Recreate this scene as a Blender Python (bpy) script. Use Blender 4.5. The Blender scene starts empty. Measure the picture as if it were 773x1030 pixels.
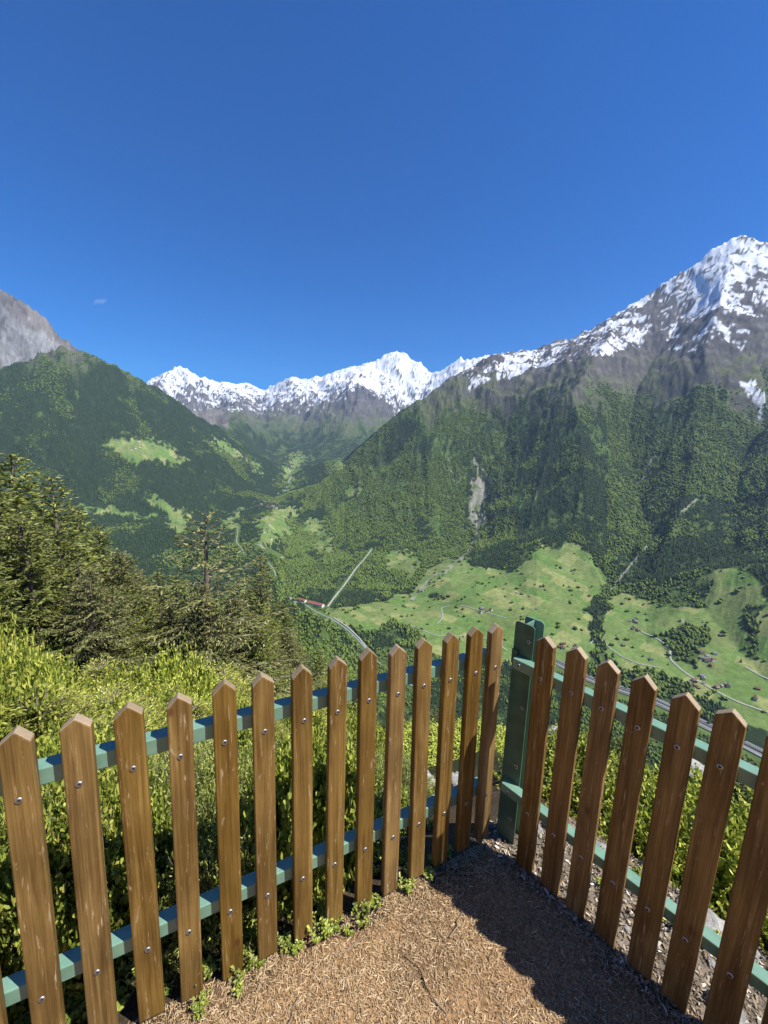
import bpy, math, random
import numpy as np
from mathutils import Vector, Matrix, geometry

random.seed(7)
RNG = np.random.default_rng(11)
S = bpy.context.scene
COL = S.collection
D2R = math.pi / 180

# ------------------------------------------------------------------ camera
FPX = 385.0; PITCH = 0.1588771; ROLL = -0.0327934; CAMZ = 1.6
cp, sp = math.cos(PITCH), math.sin(PITCH)
FW = np.array([0, cp, -sp]); R0 = np.array([1., 0, 0]); U0 = np.array([0, sp, cp])
RT = R0*math.cos(ROLL) - U0*math.sin(ROLL)
UP = U0*math.cos(ROLL) + R0*math.sin(ROLL)
cam_d = bpy.data.cameras.new("camera"); cam = bpy.data.objects.new("camera", cam_d); COL.objects.link(cam)
cam_d.sensor_fit = 'VERTICAL'; cam_d.sensor_height = 36.0; cam_d.sensor_width = 27.0
cam_d.lens = 36.0*FPX/1030.0; cam_d.clip_start = 0.05; cam_d.clip_end = 60000
cam.matrix_world = Matrix(((RT[0], UP[0], -FW[0], 0), (RT[1], UP[1], -FW[1], 0), (RT[2], UP[2], -FW[2], CAMZ), (0, 0, 0, 1)))
S.camera = cam

def ray(px, py):
    return FW + RT*((px-386.5)/FPX) - UP*((py-515)/FPX)
def A(px, py, D):                       # point seen at a bearing/elevation, D metres away on the map
    d = ray(px, py); k = D/math.hypot(d[0], d[1]); return (d[0]*k, d[1]*k, CAMZ+d[2]*k)
def G(px, py, z):                       # the point of that line of sight at height z
    d = ray(px, py); k = (z-CAMZ)/d[2]; return (d[0]*k, d[1]*k, z)
def B(px, D, z):
    d = ray(px, 453); k = D/math.hypot(d[0], d[1]); return (d[0]*k, d[1]*k, z)
def Z(azdeg, D, z):
    return (D*math.sin(azdeg*D2R), D*math.cos(azdeg*D2R), z)

# ------------------------------------------------------------------ noise
def _h(ix, iy, seed):
    n = (ix.astype(np.int64)*374761393 + iy.astype(np.int64)*668265263 + seed*974711) & 0xffffffff
    n = ((n ^ (n >> 13))*1274126177) & 0xffffffff
    return (n ^ (n >> 16)) & 0xffffffff
def gnoise(x, y, seed=0):
    x = np.asarray(x, float); y = np.asarray(y, float)
    x0 = np.floor(x); y0 = np.floor(y); fx = x-x0; fy = y-y0
    u = fx*fx*fx*(fx*(fx*6-15)+10); v = fy*fy*fy*(fy*(fy*6-15)+10)
    def g(ox, oy):
        a = _h(x0+ox, y0+oy, seed).astype(float)*(2*math.pi/4294967296.)
        return np.cos(a)*(fx-ox)+np.sin(a)*(fy-oy)
    return 1.5*((g(0, 0)*(1-u)+g(1, 0)*u)*(1-v)+(g(0, 1)*(1-u)+g(1, 1)*u)*v)
def fbm(x, y, oct=5, seed=0, gain=.5):
    s = 0; a = 1; t = 0
    for i in range(oct):
        s = s+a*gnoise(x, y, seed+i*17); t += a; a *= gain; x = x*2.03+13.7; y = y*2.03-7.1
    return s/t
def ridged(x, y, oct=5, seed=0, gain=.55):
    s = 0; a = 1; t = 0; w = 1
    for i in range(oct):
        n = (1-np.abs(gnoise(x, y, seed+i*31)))**2
        s = s+a*n*w; t += a; w = np.clip(n*1.4, 0, 1); a *= gain; x = x*2.1+3.3; y = y*2.1+9.1
    return s/t
def sstep(a, b, x):
    t = np.clip((x-a)/(b-a), 0, 1); return t*t*(3-2*t)

# ------------------------------------------------------------------ tagging
def tag(o, label=None, cat=None, group=None, kind=None):
    if label: o['label'] = label
    if cat: o['category'] = cat
    if group: o['group'] = group
    if kind: o['kind'] = kind
    return o
def mesh_np(name, verts, faces, mat=None, smooth=False, cols=None, mats=None):
    """faces: (n,3) or (n,4) int array, or a list of such arrays"""
    if not isinstance(faces, list): faces = [faces]
    me = bpy.data.meshes.new(name)
    verts = np.asarray(verts, np.float32)
    me.vertices.add(len(verts)); me.vertices.foreach_set('co', verts.ravel())
    idx = np.concatenate([np.asarray(f, np.int32).ravel() for f in faces])
    tot = np.concatenate([np.full(len(f), f.shape[1], np.int32) for f in faces])
    me.loops.add(len(idx)); me.loops.foreach_set('vertex_index', idx)
    me.polygons.add(len(tot)); st = np.concatenate([[0], np.cumsum(tot)[:-1]]).astype(np.int32)
    me.polygons.foreach_set('loop_start', st); me.polygons.foreach_set('loop_total', tot)
    if smooth: me.polygons.foreach_set('use_smooth', np.ones(len(tot), bool))
    if mats is not None: me.polygons.foreach_set('material_index', np.asarray(mats, np.int32))
    me.update(calc_edges=True)
    if cols is not None:
        at = me.color_attributes.new('col', 'FLOAT_COLOR', 'POINT')
        c = np.ones((len(verts), 4), np.float32); c[:, :3] = cols; at.data.foreach_set('color', c.ravel())
    if mat:
        for m in (mat if isinstance(mat, (list, tuple)) else [mat]): me.materials.append(m)
    return me
def add(name, me, parent=None, loc=None):
    o = bpy.data.objects.new(name, me); COL.objects.link(o)
    if parent: o.parent = parent
    if loc is not None: o.location = loc
    return o
def empty(name, loc, rz=0):
    o = bpy.data.objects.new(name, None); COL.objects.link(o); o.location = loc; o.rotation_euler = (0, 0, rz)
    o.empty_display_size = .1
    return o

# ------------------------------------------------------------------ materials
def mat(name, rough=.8, spec=.3):
    m = bpy.data.materials.new(name); m.use_nodes = True
    nt = m.node_tree; b = nt.nodes['Principled BSDF']; b.inputs['Roughness'].default_value = rough
    b.inputs['Specular IOR Level'].default_value = spec
    return m, nt, b
def N(nt, t, **kw):
    n = nt.nodes.new(t)
    for k, v in kw.items():
        if k in n.inputs.keys(): n.inputs[k].default_value = v
        else: setattr(n, k, v)
    return n
def ramp(nt, src, stops, interp='LINEAR'):
    r = nt.nodes.new('ShaderNodeValToRGB'); r.color_ramp.interpolation = interp
    e = r.color_ramp.elements
    while len(e) < len(stops): e.new(.5)
    for i, (p, c) in enumerate(stops):
        e[i].position = p; e[i].color = (*c, 1) if len(c) == 3 else c
    nt.links.new(src, r.inputs[0]); return r.outputs[0]
def mix(nt, a, b, fac, mode='MIX'):
    m = nt.nodes.new('ShaderNodeMix'); m.data_type = 'RGBA'; m.blend_type = mode
    for s, v in ((m.inputs[0], fac), (m.inputs[6], a), (m.inputs[7], b)):
        if hasattr(v, 'links') or hasattr(v, 'is_linked'): nt.links.new(v, s)
        elif isinstance(v, (int, float)): s.default_value = v
        else: s.default_value = (*v, 1)
    return m.outputs[2]
def bump(nt, b, h, strength, dist):
    n = N(nt, 'ShaderNodeBump', Strength=strength, Distance=dist); nt.links.new(h, n.inputs['Height'])
    nt.links.new(n.outputs[0], b.inputs['Normal']); return n
def flat(name, c, rough=.8, spec=.3, var=.15, scale=30):
    m, nt, b = mat(name, rough, spec)
    tc = N(nt, 'ShaderNodeTexCoord'); no = N(nt, 'ShaderNodeTexNoise', Scale=scale, Detail=5.0)
    nt.links.new(tc.outputs['Object'], no.inputs['Vector'])
    out = ramp(nt, no.outputs[0], [(.3, tuple(x*(1-var) for x in c)), (.7, tuple(min(1, x*(1+var)) for x in c))])
    nt.links.new(out, b.inputs['Base Color']); return m
def leafmat(name, stops, rough=.6, trans=.25, spec=.3, zvar=None):
    """foliage: each leaf or needle clump takes its own tone"""
    m, nt, b = mat(name, rough, spec)
    g = N(nt, 'ShaderNodeNewGeometry')
    c = ramp(nt, g.outputs['Random Per Island'], stops)
    oi = N(nt, 'ShaderNodeObjectInfo')
    hs = N(nt, 'ShaderNodeHueSaturation')
    mr = N(nt, 'ShaderNodeMapRange'); mr.inputs[3].default_value = .78; mr.inputs[4].default_value = 1.2
    nt.links.new(oi.outputs['Random'], mr.inputs[0]); nt.links.new(mr.outputs[0], hs.inputs['Value']); nt.links.new(c, hs.inputs['Color'])
    c = hs.outputs[0]
    nt.links.new(c, b.inputs['Base Color'])
    if trans:
        tr = N(nt, 'ShaderNodeBsdfTranslucent'); nt.links.new(c, tr.inputs['Color'])
        ms = N(nt, 'ShaderNodeMixShader', Fac=trans); out = nt.nodes['Material Output']
        nt.links.new(b.outputs[0], ms.inputs[1]); nt.links.new(tr.outputs[0], ms.inputs[2]); nt.links.new(ms.outputs[0], out.inputs['Surface'])
    return m
# ------------------------------------------------------------------ world, sun
SUN_AZ, SUN_EL = 111*D2R, 55.5*D2R
w = bpy.data.worlds.new("World"); S.world = w; w.use_nodes = True
nt = w.node_tree; bg = nt.nodes['Background']
sky = nt.nodes.new('ShaderNodeTexSky'); sky.sky_type = 'NISHITA'; sky.sun_disc = False
sky.sun_elevation = SUN_EL; sky.sun_rotation = SUN_AZ; sky.altitude = 1300; sky.air_density = 1.0; sky.dust_density = 0.15; sky.ozone_density = 4.0
hsv = nt.nodes.new('ShaderNodeHueSaturation'); hsv.inputs['Saturation'].default_value = 2.0; hsv.inputs['Hue'].default_value = .512
nt.links.new(sky.outputs[0], hsv.inputs['Color']); nt.links.new(hsv.outputs[0], bg.inputs[0]); bg.inputs[1].default_value = 0.090
sl = bpy.data.lights.new('sun', 'SUN'); sl.energy = 5.0; sl.angle = .5*D2R; sl.color = (1, .955, .88)
so = bpy.data.objects.new('sun', sl); COL.objects.link(so)
sd = Vector((math.sin(SUN_AZ)*math.cos(SUN_EL), math.cos(SUN_AZ)*math.cos(SUN_EL), math.sin(SUN_EL)))
so.rotation_euler = sd.to_track_quat('Z', 'Y').to_euler(); so.location = (20, -10, 40)
S.view_settings.view_transform = 'Standard'; S.view_settings.look = 'None'; S.view_settings.gamma = 1
S.view_settings.exposure = 0.80

# ------------------------------------------------------------------ terrain: feature lines -> triangulation -> polar height sheet
def edge_d(az):   # distance of the terrace edge from the viewer
    return np.interp(az, [-180, -120, -75, -50, -25, 0, 15, 21, 30, 50, 75, 120, 180], [6, 5, 2.6, 1.7, 1.35, 1.35, 1.55, 1.75, 1.5, 1.2, 1.25, 4, 6])
def slope_t(az):
    return np.tan(D2R*np.interp(az, [-180, -130, -100, -75, -60, -45, -30, -10, 0, 20, 60, 100, 140, 180], [-22, -16, -4, 12, 21, 27, 32, 38, 42, 42.5, 40, 20, -10, -22]))
def near_z(az, D):
    e = edge_d(az); t = slope_t(az)
    d = D-e; k = np.clip(.25+D*.02, .25, 3)
    return -t*(np.logaddexp(0, d/k)*k)
pts = []
def line(*p, step=220):
    p = [np.array(q) for q in p]
    for a, b in zip(p[:-1], p[1:]):
        n = max(1, int(np.hypot(*(b-a)[:2])/step))
        for i in range(n): pts.append(a+(b-a)*i/n)
    pts.append(p[-1])
for az in list(range(-75, 81, 6)):
    for D in (60, 110, 200): pts.append(np.array(Z(az, D, float(near_z(az, D)))))
for az in list(range(84, 286, 12)):
    a = az if az <= 180 else az-360
    for D in (60, 150, 400, 1200): pts.append(np.array(Z(az, D, float(near_z(a, D)) if D < 1000 else max(float(near_z(a, 400)), -200.))))
    for D, z in ((3000, 500 if 110 < az < 250 else 0), (6000, 1400), (15500, 900)): pts.append(np.array(Z(az, D, z)))
# own hillside down to the valley, with the wooded shoulder on the left
line(A(250, 604, 820), A(300, 616, 900), A(335, 637, 930), A(362, 662, 900), A(400, 705, 830), step=120)
line(Z(-40, 400, -190), Z(-20, 420, -265), Z(0, 430, -385), Z(20, 420, -385), Z(45, 420, -370), Z(70, 420, -330), step=150)
line(B(-150, 900, -330), B(60, 850, -330), B(160, 830, -320), step=150)
line(G(290, 664, -680), G(345, 680, -690), G(430, 750, -700), G(560, 800, -702), G(700, 860, -704), Z(60, 800, -705), Z(78, 800, -705), step=150)
line(B(-150, 1700, -660), B(60, 1600, -665), B(200, 1500, -670), B(260, 1400, -675), step=200)
# valley floor: river and motorway
line(G(700, 752, -704), G(640, 712, -703), G(575, 690, -702), G(500, 672, -700), G(430, 668, -699), G(380, 666, -697), G(345, 636, -694), G(310, 617, -690), G(255, 600, -680), step=160)
line(G(773, 772, -705), G(860, 830, -706), step=160); line(Z(62, 1100, -706), Z(78, 1300, -706))
line(G(700, 725, -699), G(773, 757, -700)); line(G(640, 695, -698), G(700, 724, -699), step=160)
line(G(325, 612, -688), G(390, 622, -690), G(440, 640, -694), G(520, 650, -690), G(600, 668, -692), step=200)
line(G(285, 590, -660), G(280, 560, -640), G(262, 548, -600), G(268, 520, -560), A(272, 509, 3900), A(283, 496, 4600), A(290, 478, 5500), A(301, 462, 6500), A(296, 450, 7300), step=200)
line(G(240, 545, -620), G(200, 575, -650), G(120, 610, -655), G(0, 640, -655), G(-120, 640, -655), step=250)
# right hillside: meadow top
line(A(345, 595, 1950), A(395, 590, 2050), A(440, 567, 2200), A(490, 562, 2200), A(540, 549, 2250), A(590, 553, 2230), A(607, 588, 1980), A(650, 604, 1930), A(700, 600, 1930), A(722, 573, 2060), A(773, 578, 2030), A(860, 590, 2000), step=160)
line(G(430, 625, -685), G(470, 615, -665), G(540, 612, -640), G(600, 640, -660), G(650, 650, -650), G(720, 680, -655), G(773, 690, -650), step=200)
line(G(601, 610, -622), G(598, 632, -655), G(597, 660, -680), step=80)
# spurs (crests) and gullies (beds) of the big face
line(A(576, 394, 3600), A(583, 430, 3300), A(588, 475, 2950), A(592, 520, 2560), A(590, 552, 2260))
line(A(528, 400, 4150), A(512, 440, 3800), A(492, 472, 3500), A(483, 515, 3050), A(470, 546, 2620), A(440, 568, 2280))
line(A(430, 418, 4100), A(428, 450, 3700), A(432, 485, 3300), A(425, 525, 2850), A(405, 560, 2450), A(385, 588, 2120))
line(A(640, 395, 4150), A(632, 440, 3700), A(640, 490, 3250), A(652, 535, 2720), A(630, 562, 2380), A(609, 590, 2000))
line(A(705, 392, 3950), A(700, 440, 3450), A(692, 490, 2950), A(678, 535, 2470), A(660, 585, 2060))
line(A(773, 430, 3900), A(745, 470, 3450), A(738, 520, 2900), A(740, 560, 2350))
line(A(830, 430, 3500), A(815, 500, 2800), A(800, 560, 2250))
line(A(385, 470, 3900), A(360, 510, 3350), A(352, 550, 2750), A(345, 590, 2050))
line(A(335, 510, 3650), A(318, 545, 3000), A(300, 575, 2400), A(290, 596, 2080))
line(A(305, 520, 3600), A(292, 548, 2900), A(285, 575, 2450))
line(A(640, 395, 4150), A(660, 360, 4600), A(690, 320, 5000)); line(A(705, 392, 3850), A(712, 350, 4300), A(728, 290, 5000), A(738, 239, 5700))
line(A(576, 394, 3600), A(600, 362, 4100), A(628, 312, 5300)); line(A(773, 430, 3700), A(765, 370, 4300), A(770, 300, 5000))
line(A(528, 400, 4050), A(540, 372, 4550), A(548, 347, 5150)); line(A(430, 418, 4100), A(470, 385, 4450), A(500, 358, 4800))
line(A(1000, 340, 5300), A(900, 300, 5500), A(840, 275, 5600), A(800, 250, 5750), A(773, 246, 5700), A(752, 240, 5700), A(738, 239, 5700), A(718, 251, 5650), A(690, 271, 5600), A(660, 291, 5500), A(628, 313, 5300),
     A(600, 329, 5250), A(575, 341, 5200), A(545, 349, 5150), A(520, 353, 5100), A(500, 358, 5000), A(476, 367, 4900), A(455, 381, 4700), A(430, 397, 4450), A(410, 410, 4350), A(385, 430, 4250), A(345, 468, 4100), A(322, 487, 4000), A(306, 505, 3850), A(290, 522, 3500), step=150)
line(B(1000, 7600, 200), B(740, 7600, 400), B(600, 6900, 100), B(500, 6300, 0), B(430, 6200, -50), B(385, 5700, -150), step=400)
line(A(345, 462, 5100), A(325, 466, 5200), A(312, 478, 4900), A(300, 494, 4600)); line(B(345, 4700, -350), B(325, 4500, -450))
# left mountain
line(A(-150, 452, 4300), A(-80, 425, 4550), A(0, 383, 4900), A(35, 362, 5100), A(62, 350, 5200), A(90, 356, 5250), A(130, 378, 5300), A(180, 405, 5400), A(215, 430, 5450), A(250, 456, 5400), A(270, 476, 5200), A(281, 490, 4950), step=150)
line(A(-60, 500, 3900), A(20, 470, 4100), A(90, 462, 4150), A(150, 458, 4250), A(195, 468, 4350), A(240, 492, 4300), step=250)
line(A(-60, 560, 3200), A(60, 530, 3350), A(120, 517, 3500), A(165, 512, 3600), A(200, 525, 3550), A(240, 528, 3500), step=250)
line(A(60, 352, 5150), A(45, 400, 4700), A(30, 450, 4200)); line(A(130, 380, 5250), A(128, 430, 4600))
line(A(180, 406, 5350), A(190, 450, 4600))
line(B(-150, 6000, 250), B(0, 6200, 350), B(60, 6500, 300), B(130, 6600, 250), B(200, 7000, 0), B(250, 7000, -80), B(285, 6800, -180), step=400)
line(A(-200, 170, 7200), A(-120, 222, 7200), A(-60, 252, 7300), A(-25, 276, 7400), A(0, 289, 7500), A(22, 303, 7500), A(45, 322, 7500), A(62, 339, 7550), A(90, 360, 7700), A(130, 390, 7900), A(175, 418, 8000), A(215, 435, 8000), step=300)
line(B(-150, 9500, 600), B(0, 9500, 600), B(130, 9800, 400), step=500)
# far range
line(A(236, 424, 6900), A(222, 430, 7000), A(208, 436, 7050)); line(A(236, 424, 6900), A(250, 436, 6800), A(262, 450, 6700), A(275, 462, 6500)); line(A(236, 424, 6900), A(250, 422, 7800), A(235, 405, 10000), A(215, 390, 11500))
line(A(120, 392, 12500), A(148, 384, 12300), A(163, 379, 12200), A(172, 373, 12000), A(181, 369, 12000), A(190, 374, 12000), A(203, 380, 12000), A(218, 385, 12100), A(232, 384, 12200), A(250, 387, 12200), A(268, 392, 12000), step=300)
line(A(181, 369, 12000), A(205, 395, 11000), A(225, 412, 10200)); line(A(268, 392, 12000), A(262, 412, 10300), A(255, 430, 9000), A(270, 448, 7800))
line(A(268, 392, 12000), A(280, 386, 11500), A(296, 379, 11200), A(305, 382, 11200), A(325, 378, 11200), A(343, 373, 11100), A(352, 370, 11000), A(366, 368, 11000), A(385, 359, 11000), A(400, 355, 11000), A(412, 359, 11000), A(425, 368, 10800), A(436, 376, 10700),
     A(450, 369, 10500), A(470, 361, 10400), A(490, 361, 10400), A(520, 368, 10400), A(600, 390, 10400), step=250)
line(A(296, 379, 11200), A(290, 398, 10300), A(278, 420, 9300), A(282, 440, 8200))
line(A(325, 378, 11200), A(315, 402, 9900), A(306, 425, 8800), A(300, 444, 7900))
line(A(352, 370, 11000), A(361, 384, 9300), A(345, 405, 8700), A(328, 425, 8200), A(312, 445, 7700))
line(A(361, 384, 9300), A(380, 398, 9000), A(397, 412, 8700), A(420, 440, 8400)); line(A(361, 384, 9300), A(358, 410, 8300), A(345, 440, 7400), A(335, 458, 6600))
line(A(400, 355, 11000), A(396, 385, 10300), A(402, 404, 9800)); line(A(436, 376, 10700), A(420, 402, 10000))
for px in range(-250, 1050, 100): pts.append(np.array(B(px, 15500, 400)))
for az in (-72, -66, 66, 72, 78): pts.append(np.array(Z(az, 15500, 400)))
for az, z in ((-66, 900), (-72, 900), (-78, 900), (62, 1500), (70, 1200), (78, 1000)): pts.append(np.array(Z(az, 5500, z)))

NA = 1150
az_f = np.linspace(-66, 66, NA)
az_b = np.concatenate([np.arange(-180, -66, 3), az_f, np.arange(68, 180.1, 3)])
RATIO = 1.0052; RMIN = 40.0
NR = int(math.log(15000/RMIN)/math.log(RATIO))
rr = RMIN*RATIO**np.arange(NR)
AZ, RR = np.meshgrid(az_b, rr)
X = RR*np.sin(AZ*D2R); Y = RR*np.cos(AZ*D2R)
P3 = np.array(pts)
vv, _, ff, *_r = geometry.delaunay_2d_cdt([Vector(p[:2]) for p in P3], [], [], 0, 1e-3)
ov = _r[0]
zz = np.array([P3[o[0]][2] if len(o) else 0 for o in ov]); vxy = np.array([v[:] for v in vv])
Hh = np.full(X.shape, 0.0)
rmax = rr[-1]
for t in ff:
    a, b, c = [vxy[i] for i in t]; za, zb, zc = [zz[i] for i in t]
    den = (b[1]-c[1])*(a[0]-c[0])+(c[0]-b[0])*(a[1]-c[1])
    if abs(den) < 1e-6: continue
    # bounding window in polar space
    tri = np.array([a, b, c]); rad = np.hypot(tri[:, 0], tri[:, 1])
    # closest distance of the triangle edges to origin
    rlo = min(rad)
    for p, q in ((a, b), (b, c), (c, a)):
        dq = q-p; tt = np.clip(-(p@dq)/(dq@dq+1e-9), 0, 1); rlo = min(rlo, np.hypot(*(p+dq*tt)))
    i0 = np.searchsorted(rr, rlo)-1; i1 = np.searchsorted(rr, max(rad))+1
    angs = np.degrees(np.arctan2(tri[:, 0], tri[:, 1])); lo, hi = angs.min(), angs.max()
    if hi-lo > 180 or rlo < 1: j0, j1 = 0, len(az_b)
    else: j0 = np.searchsorted(az_b, lo)-1; j1 = np.searchsorted(az_b, hi)+1
    i0 = max(i0, 0); j0 = max(j0, 0)
    xs = X[i0:i1, j0:j1]; ys = Y[i0:i1, j0:j1]
    if xs.size == 0: continue
    l1 = ((b[1]-c[1])*(xs-c[0])+(c[0]-b[0])*(ys-c[1]))/den
    l2 = ((c[1]-a[1])*(xs-c[0])+(a[0]-c[0])*(ys-c[1]))/den
    l3 = 1-l1-l2; m = (l1 >= -1e-6) & (l2 >= -1e-6) & (l3 >= -1e-6)
    sub = Hh[i0:i1, j0:j1]; sub[m] = (l1*za+l2*zb+l3*zc)[m]
H0 = Hh.copy()
# steepness of the coarse form drives the relief of the rock
gr = np.gradient(H0, axis=0)/np.gradient(RR, axis=0)
ga = np.gradient(H0, axis=1)/(RR*np.gradient(AZ, axis=1)*D2R)
steep = np.clip(np.hypot(gr, ga), 0, 2.0)
for _ in range(6):
    steep[1:-1, 1:-1] = (steep[:-2, 1:-1]+steep[2:, 1:-1]+steep[1:-1, :-2]+steep[1:-1, 2:])/4
rough = sstep(.25, .65, steep)*sstep(250, 1200, RR)
wx = fbm(X/900, Y/900, 3, 5)*300; wy = fbm(X/900+40, Y/900, 3, 6)*300
hi = sstep(150, 900, H0)
rg = ridged((X+wx)/900, (Y+wy)/900, 6, 21)-.45
flute = ridged((AZ+fbm(X/700, Y/700, 3, 9)*2.6)/2.3, np.log(RR)*2.2, 5, 77)-.45
rg2 = ridged((X*.8+Y*.6+wx*.5)/330, (Y*.8-X*.6+wy*.5)/520, 5, 41)-.45
fl2 = ridged((AZ+fbm(X/400, Y/400, 3, 19)*1.6)/.8, np.log(RR)*4.5, 4, 97)-.45
far = sstep(6000, 9000, RR)
rough = rough*(1-.75*((RR < 2250) & (AZ > -8)))
for _ in range(25): rough[1:-1, 1:-1] = (rough[:-2, 1:-1]+rough[2:, 1:-1]+rough[1:-1, :-2]+rough[1:-1, 2:])/4
md = 1-.0*X
hD = sstep(.3, 1, hi)*(1-far)*(AZ > 0)
Hh = Hh+rough*(1-.42*hD)*((45+70*hi+60*far)*rg+(44+6*hi+40*far)*flute+(12+8*hi+14*far)*fl2+hi*(1-far)*34*rg2)+(1-rough)*fbm(X/260, Y/260, 5, 3)*10*sstep(300, 900, RR)+hi*rough*(fbm(X/90, Y/90, 4, 8)*30+(ridged(X/140, Y/140, 4, 18)-.5)*22)+far*(ridged(X/420, Y/420, 5, 28)-.5)*110*hi
floor_ = sstep(-640, -690, H0)
Hh = Hh*(1-floor_)+(H0+fbm(X/300, Y/300, 3, 4)*1.5)*floor_
bl = sstep(60, 190, RR)
Hh = Hh*bl+(near_z(AZ, RR)+fbm(X/14, Y/14, 4, 2)*1.6)*(1-bl)

def project(x, y, z):
    v = np.stack([x, y, z-CAMZ], -1); d = v@FW; d = np.where(d < 1, 1, d)
    return 386.5+FPX*(v@RT)/d, 515-FPX*(v@UP)/d
PX, PY = project(X, Y, Hh)
jf = np.arange(len(az_b))
def Hat(x, y):
    """height of the far sheet at map points"""
    r = np.hypot(x, y); a = np.degrees(np.arctan2(x, y))
    fi = np.clip(np.log(np.maximum(r, RMIN)/RMIN)/math.log(RATIO), 0, NR-1.001); fj = np.clip(np.interp(a, az_b, jf), 0, len(az_b)-1.001)
    i = fi.astype(int); j = fj.astype(int); u = fi-i; v = fj-j
    return Hh[i, j]*(1-u)*(1-v)+Hh[i+1, j]*u*(1-v)+Hh[i, j+1]*(1-u)*v+Hh[i+1, j+1]*u*v
def hit(px, py, rmin=250., rmax_=14000.):
    d = ray(px, py); hd = math.hypot(d[0], d[1])
    r = rmin*1.0026**np.arange(int(math.log(rmax_/rmin)/math.log(1.0026)))
    x = d[0]/hd*r; y = d[1]/hd*r; zr = CAMZ+d[2]/hd*r; h = Hat(x, y)
    k = np.argmax(h >= zr)
    if not (h >= zr).any(): return None
    return (x[k], y[k], h[k])

# ------------------------------------------------------------------ land cover
def inpoly(px, py, poly):
    p = np.array(poly, float); c = np.zeros(px.shape, bool); j = len(p)-1
    for i in range(len(p)):
        xi, yi = p[i]; xj, yj = p[j]
        with np.errstate(divide='ignore', invalid='ignore'):
            c ^= ((yi > py) != (yj > py)) & (px < (xj-xi)*(py-yi)/(yj-yi+1e-12)+xi)
        j = i
    return c
jk = np.where(AZ < -8, 1.5, 1.15)
jx = PX+(fbm(X/60, Y/60, 3, 51)*9+fbm(X/220, Y/220, 3, 53)*9)*jk; jy = PY+(fbm(X/60, Y/60, 3, 52)*5+fbm(X/220, Y/220, 3, 54)*5)*jk
MEAD = [  # (polygon, dmin, dmax) open grassland
 ([(103, 448), (125, 439), (152, 442), (180, 455), (192, 461), (172, 467), (150, 463), (135, 466), (118, 459)], 3500, 5500),
 ([(150, 505), (160, 500), (183, 514), (195, 522), (185, 534), (163, 531), (172, 520)], 2800, 4600),
 ([(80, 510), (110, 510), (152, 518), (150, 523), (110, 517)], 2800, 4600),
 ([(220, 526), (240, 512), (246, 519), (233, 534), (222, 531)], 2400, 5000),
 ([(258, 520), (285, 511), (302, 512), (291, 525), (288, 540), (276, 549), (262, 548), (254, 541), (263, 530)], 2200, 5200),
 ([(300, 531), (315, 520), (328, 522), (331, 545), (337, 556), (325, 555), (316, 550), (321, 537), (303, 534)], 2000, 4200),
 ([(292, 461), (301, 455), (309, 458), (302, 474), (290, 496), (283, 499), (285, 480)], 4200, 8000),
 ([(212, 440), (232, 447), (262, 470), (266, 478), (240, 462), (215, 448)], 4500, 8000),
 ([(336, 465), (346, 463), (344, 474), (337, 478)], 3000, 5600), ([(350, 490), (362, 493), (357, 502), (348, 500)], 2500, 5600),
 ([(324, 617), (345, 610), (372, 606), (400, 600), (415, 590), (432, 574), (448, 562), (470, 560), (482, 569), (500, 572), (515, 576), (533, 562), (545, 547), (562, 556), (575, 546), (598, 556), (606, 578), (602, 600), (596, 630), (594, 664), (540, 668), (470, 666), (430, 660), (415, 632), (395, 625), (372, 634), (345, 627)], 1200, 3000),
 ([(611, 604), (622, 597), (645, 603), (680, 612), (706, 612), (714, 574), (742, 571), (764, 588), (768, 610), (800, 620), (830, 780), (773, 747), (700, 712), (650, 690), (622, 676), (603, 650)], 1000, 2600),
 ([(395, 556), (410, 552), (425, 565), (415, 580), (400, 575), (388, 570)], 1700, 3000),
]
WOOD = [  # woods standing in the grassland
 ([(596, 590), (612, 596), (610, 615), (604, 650), (640, 682), (600, 700), (592, 640)], 1000, 2500),
 ([(662, 640), (690, 630), (713, 632), (708, 655), (700, 672), (672, 662)], 1000, 2500),
 ([(604, 650), (625, 672), (660, 672), (690, 690), (700, 712), (650, 700), (610, 690), (596, 668)], 1000, 2500),
 ([(752, 610), (766, 612), (764, 655), (752, 668), (748, 640)], 1000, 2500), ([(700, 700), (773, 738), (800, 775), (700, 735)], 900, 2500),
 ([(350, 643), (372, 637), (398, 633), (416, 644), (440, 658), (470, 668), (430, 690), (390, 674), (362, 655)], 1000, 2500),
 ([(425, 597), (440, 594), (446, 598), (432, 602)], 1000, 2600), ([(345, 605), (395, 596), (400, 600), (362, 610), (345, 611)], 1300, 2500),
]
mead = np.zeros(X.shape)
for poly, d0, d1 in MEAD: mead = np.maximum(mead, inpoly(jx, jy, poly) & (RR > d0) & (RR < d1))
for poly, d0, d1 in WOOD: mead = mead*(1-(inpoly(jx, jy, poly) & (RR > d0) & (RR < d1)))
SCREE = [([(472, 495), (478, 474), (488, 490), (489, 505), (482, 520), (477, 532), (473, 525), (475, 512)], 2300, 4200),
 ([(0, 300), (0, 383), (35, 362), (62, 346), (40, 335), (15, 320)], 6000, 8500)]
scree = np.zeros(X.shape)
for poly, d0, d1 in SCREE: scree = np.maximum(scree, inpoly(jx, jy, poly) & (RR > d0) & (RR < d1))
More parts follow.
